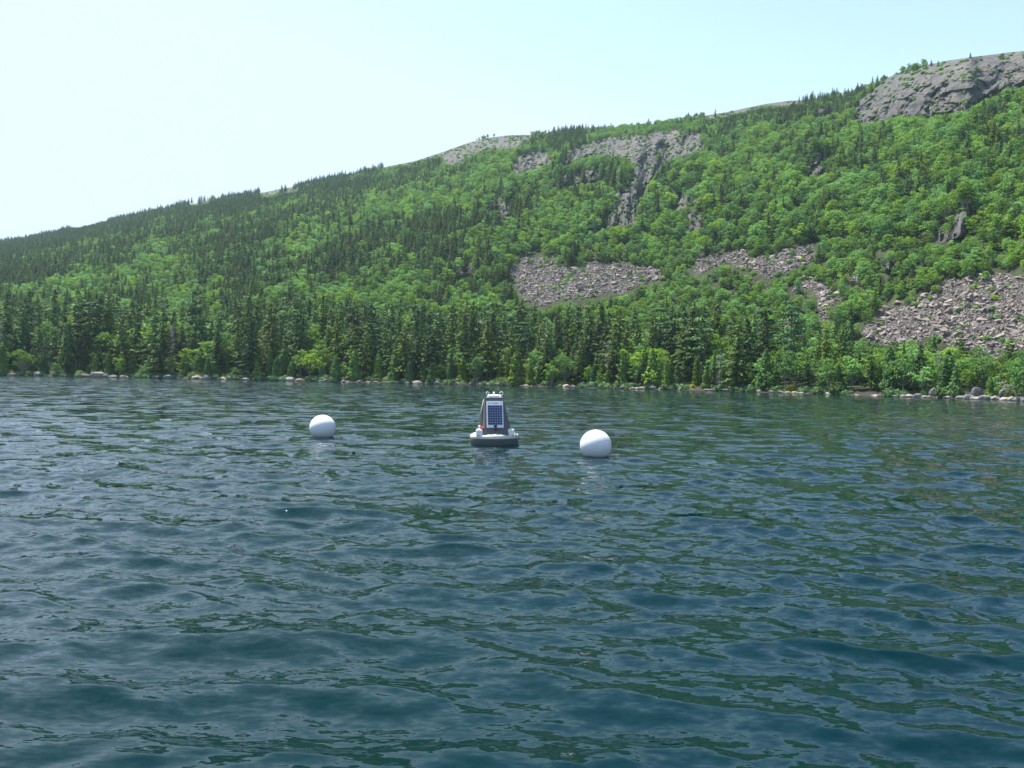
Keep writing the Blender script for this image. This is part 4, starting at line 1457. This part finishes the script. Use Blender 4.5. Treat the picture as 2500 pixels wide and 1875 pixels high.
bp = at_px(1067.9, 940.5, 19.4)
buoy = link('data_buoy', None, loc=bp, label='grey data buoy with cream deck, dark tower and solar panel', cat='buoy')
azb = math.atan2(bp.x, bp.y)
buoy.rotation_euler = (rad(-1.0), rad(-1.3), -azb + rad(3.5))
RH = 0.585
bm_obj('hull', lambda bm: lathe(bm, [(0.40, -0.36), (0.52, -0.31), (0.572, -0.22), (0.583, -0.11), (RH, -0.065), (RH, -0.058), (0.575, -0.056)]), M_GREY, buoy, smooth=False)
for f in buoy.children[0].data.polygons:
    f.use_smooth = len(f.vertices) == 4
bm_obj('deck', lambda bm: lathe(bm, [(0.574, -0.08), (0.578, -0.055), (RH, -0.05), (RH + 0.004, -0.01), (0.578, 0.02), (0.55, 0.038), (0.49, 0.068), (0.47, 0.074), (0.44, 0.076), (0.2, 0.076)]), M_DECK, buoy, smooth=False)
for f in buoy.children[1].data.polygons:
    f.use_smooth = len(f.vertices) == 4

# tower: a truncated pyramid; front (towards the lens) is local -y, front face leans back
ZB, ZT = 0.02, 0.885
FB = [(-0.25, -0.515), (0.295, -0.515), (0.425, -0.12), (0.30, 0.38), (-0.30, 0.38), (-0.425, -0.05), (-0.25, -0.30), (-0.305, -0.46)]
FT = [(-0.235, -0.225), (0.192, -0.225), (0.208, -0.07), (0.17, 0.17), (-0.19, 0.17), (-0.24, -0.04), (-0.232, -0.12), (-0.256, -0.19)]


def tower(bm):
    b = [bm.verts.new((x, y, ZB)) for x, y in FB]
    t = [bm.verts.new((x, y, ZT)) for x, y in FT]
    for i in range(len(b)):
        j = (i + 1) % len(b)
        bm.faces.new((b[i], b[j], t[j], t[i]))
    bm.faces.new(b[::-1])
    bm.faces.new(t)


bm_obj('tower', tower, M_GREY, buoy, bevel=0.012)


LEAN = math.atan2(0.29, ZT - ZB)


def fpt(u, v, off=0.0):
    """point on the front face: u across (m), v up (0..1), off outwards"""
    t = v
    y = -0.515 + t * 0.29
    nn = Vector((0, -math.cos(LEAN), math.sin(LEAN)))
    return Vector((u, y, ZB + t * (ZT - ZB))) + nn * off


TILT = Matrix.Rotation(-LEAN, 3, 'X')


def fbox(bm, u, v, w_, h_, off, th):
    c = fpt(u, v, off)
    box(bm, c, (w_, th, h_), TILT)


# left-hand support frame with its sunken web, and the cap
def fin(bm):
    for x, y, z, x2, y2, z2, r in ((-0.44, -0.13, 0.06, -0.256, -0.08, 0.87, 0.014),):
        cyl(bm, (x, y, z), (x2, y2, z2), r, r * 0.9, 10)


bm_obj('side_rail', fin, plain('worn_grey_plastic', (0.30, 0.30, 0.28), 0.55, 0.3, (0.2, 0.2, 0.19)), buoy, smooth=True)
bm_obj('top_plate', lambda bm: box(bm, (-0.03, -0.02, ZT + 0.012), (0.42, 0.38, 0.03)), M_GREY, buoy, bevel=0.008)
bm_obj('cap', lambda bm: lathe(bm, [(0.165, ZT + 0.02), (0.165, ZT + 0.075), (0.15, ZT + 0.092), (0.08, ZT + 0.1), (0.02, ZT + 0.1)], 40), M_WPL, buoy)
for x, y, rz in ((-0.165, -0.12, 0.6), (0.0, 0.12, 1.1), (0.165, -0.12, -0.15)):
    rot = Matrix.Rotation(rz, 3, 'Z')

    def eb(bm):
        torus(bm, (x, y, ZT + 0.128), 0.039, 0.0085, rot)
        cyl(bm, (x, y, ZT + 0.025), (x, y, ZT + 0.10), 0.014, seg=10)
        cyl(bm, (x, y, ZT + 0.024), (x, y, ZT + 0.045), 0.03, seg=12)
    bm_obj('lifting_eye', eb, M_WPL, buoy, smooth=True)

panel = bm_obj('solar_panel', lambda bm: fbox(bm, -0.005, 0.565, 0.395, 0.655, 0.014, 0.022), M_FRAME, buoy, bevel=0.006)
bm_obj('cell_backing', lambda bm: fbox(bm, -0.005, 0.548, 0.345, 0.482, 0.0275, 0.005), M_GRIDL, panel)


def cells_(bm):
    for i in range(6):
        for j in range(8):
            fbox(bm, -0.005 + (i - 2.5) * 0.0572, 0.548 + (j - 3.5) * 0.0597 / 0.894, 0.046, 0.047, 0.0312, 0.004)


bm_obj('solar_cells', cells_, M_CELL, panel)


def screws(bm):
    for u, v in ((-0.155, 0.238), (0.125, 0.238), (-0.155, 0.892), (0.145, 0.892)):
        c = fpt(u, v, 0.028)
        cyl(bm, c, c + Vector((0, -0.006, 0)), 0.011, seg=10)


bm_obj('screw', screws, M_STEEL, panel)


def printed(bm):
    for u, w_, h_ in ((-0.062, 0.034, 0.010), (-0.03, 0.012, 0.013), (-0.012, 0.008, 0.012), (0.018, 0.034, 0.014), (0.056, 0.028, 0.014)):
        fbox(bm, u, 0.875, w_, h_, 0.0262, 0.002)
    fbox(bm, -0.13, 0.878, 0.006, 0.03, 0.0262, 0.002)


bm_obj('printed_mark', printed, M_TEAL, panel)


def jbox(bm):
    fbox(bm, 0.0, 0.245, 0.07, 0.048, 0.036, 0.03)
    a, b, c = fpt(0.0, 0.225, 0.04), fpt(0.006, 0.17, 0.03), fpt(0.01, 0.13, 0.004)
    cyl(bm, a, b, 0.011, seg=8)
    cyl(bm, b, c, 0.011, seg=8)


bm_obj('junction_box', jbox, M_BLACK, panel)
for sx, nm, ang in ((-1, 'sensor_port', 0.0), (1, 'sensor_port', 0.0)):
    def port(bm):
        x = -0.378 if sx < 0 else 0.37
        box(bm, (x, -0.37, 0.085), (0.16, 0.16, 0.135))
        box(bm, (x, -0.37, 0.158), (0.13, 0.13, 0.03))
    bm_obj(nm, port, M_WPL, buoy, bevel=0.018)


def beac(bm):
    bmesh.ops.create_uvsphere(bm, u_segments=16, v_segments=10, radius=0.026, matrix=Matrix.Translation((-0.372, -0.35, 0.235)))
    cyl(bm, (-0.372, -0.35, 0.16), (-0.372, -0.35, 0.215), 0.012, seg=10)
    cyl(bm, (-0.372, -0.35, 0.18), (-0.372, -0.35, 0.19), 0.036, seg=14)


bm_obj('port_knob', beac, M_WPL, buoy, smooth=True)


def rope(bm):
    pts = [(-0.345, -0.37, 0.18), (-0.325, -0.40, 0.215), (-0.305, -0.42, 0.225), (-0.28, -0.43, 0.20), (-0.285, -0.44, 0.175), (-0.315, -0.42, 0.168)]
    for a, b in zip(pts, pts[1:]):
        cyl(bm, a, b, 0.017, seg=8)


bm_obj('rope_loop', rope, M_ORANGE, buoy, smooth=True)


def strap(bm):
    pts = [(0.44, -0.22, 0.13), (0.475, -0.26, 0.078), (0.505, -0.30, 0.035), (0.512, -0.315, -0.02)]
    for a, b in zip(pts, pts[1:]):
        cyl(bm, a, b, 0.014, seg=8)


bm_obj('tether_strap', strap, M_GREY, buoy, smooth=True)


def aerial(bm):
    cyl(bm, (0.385, -0.26, 0.17), (0.39, -0.26, 0.25), 0.007, 0.004, 8)


bm_obj('rod_sensor', aerial, M_STEEL, buoy)

# ------------------------------------------------------------------ the summer haze
k = NT('haze')
k.t.nodes.remove(k.b)
pv = k.n('ShaderNodeVolumePrincipled', {'Color': (0.62, 0.88, 1.0, 1), 'Density': 0.00011, 'Anisotropy': 0.25})
k.t.links.new(pv.outputs[0], k.out.inputs['Volume'])
bm = bmesh.new()
box(bm, (0, 0, 150 - 4.0), (9000, 9000, 308))
me = bpy.data.meshes.new('haze')
bm.to_mesh(me)
bm.free()
me.materials.append(k.m)
hz = link('haze', me, kind='stuff', label='pale summer haze over the lake and hill', cat='haze')
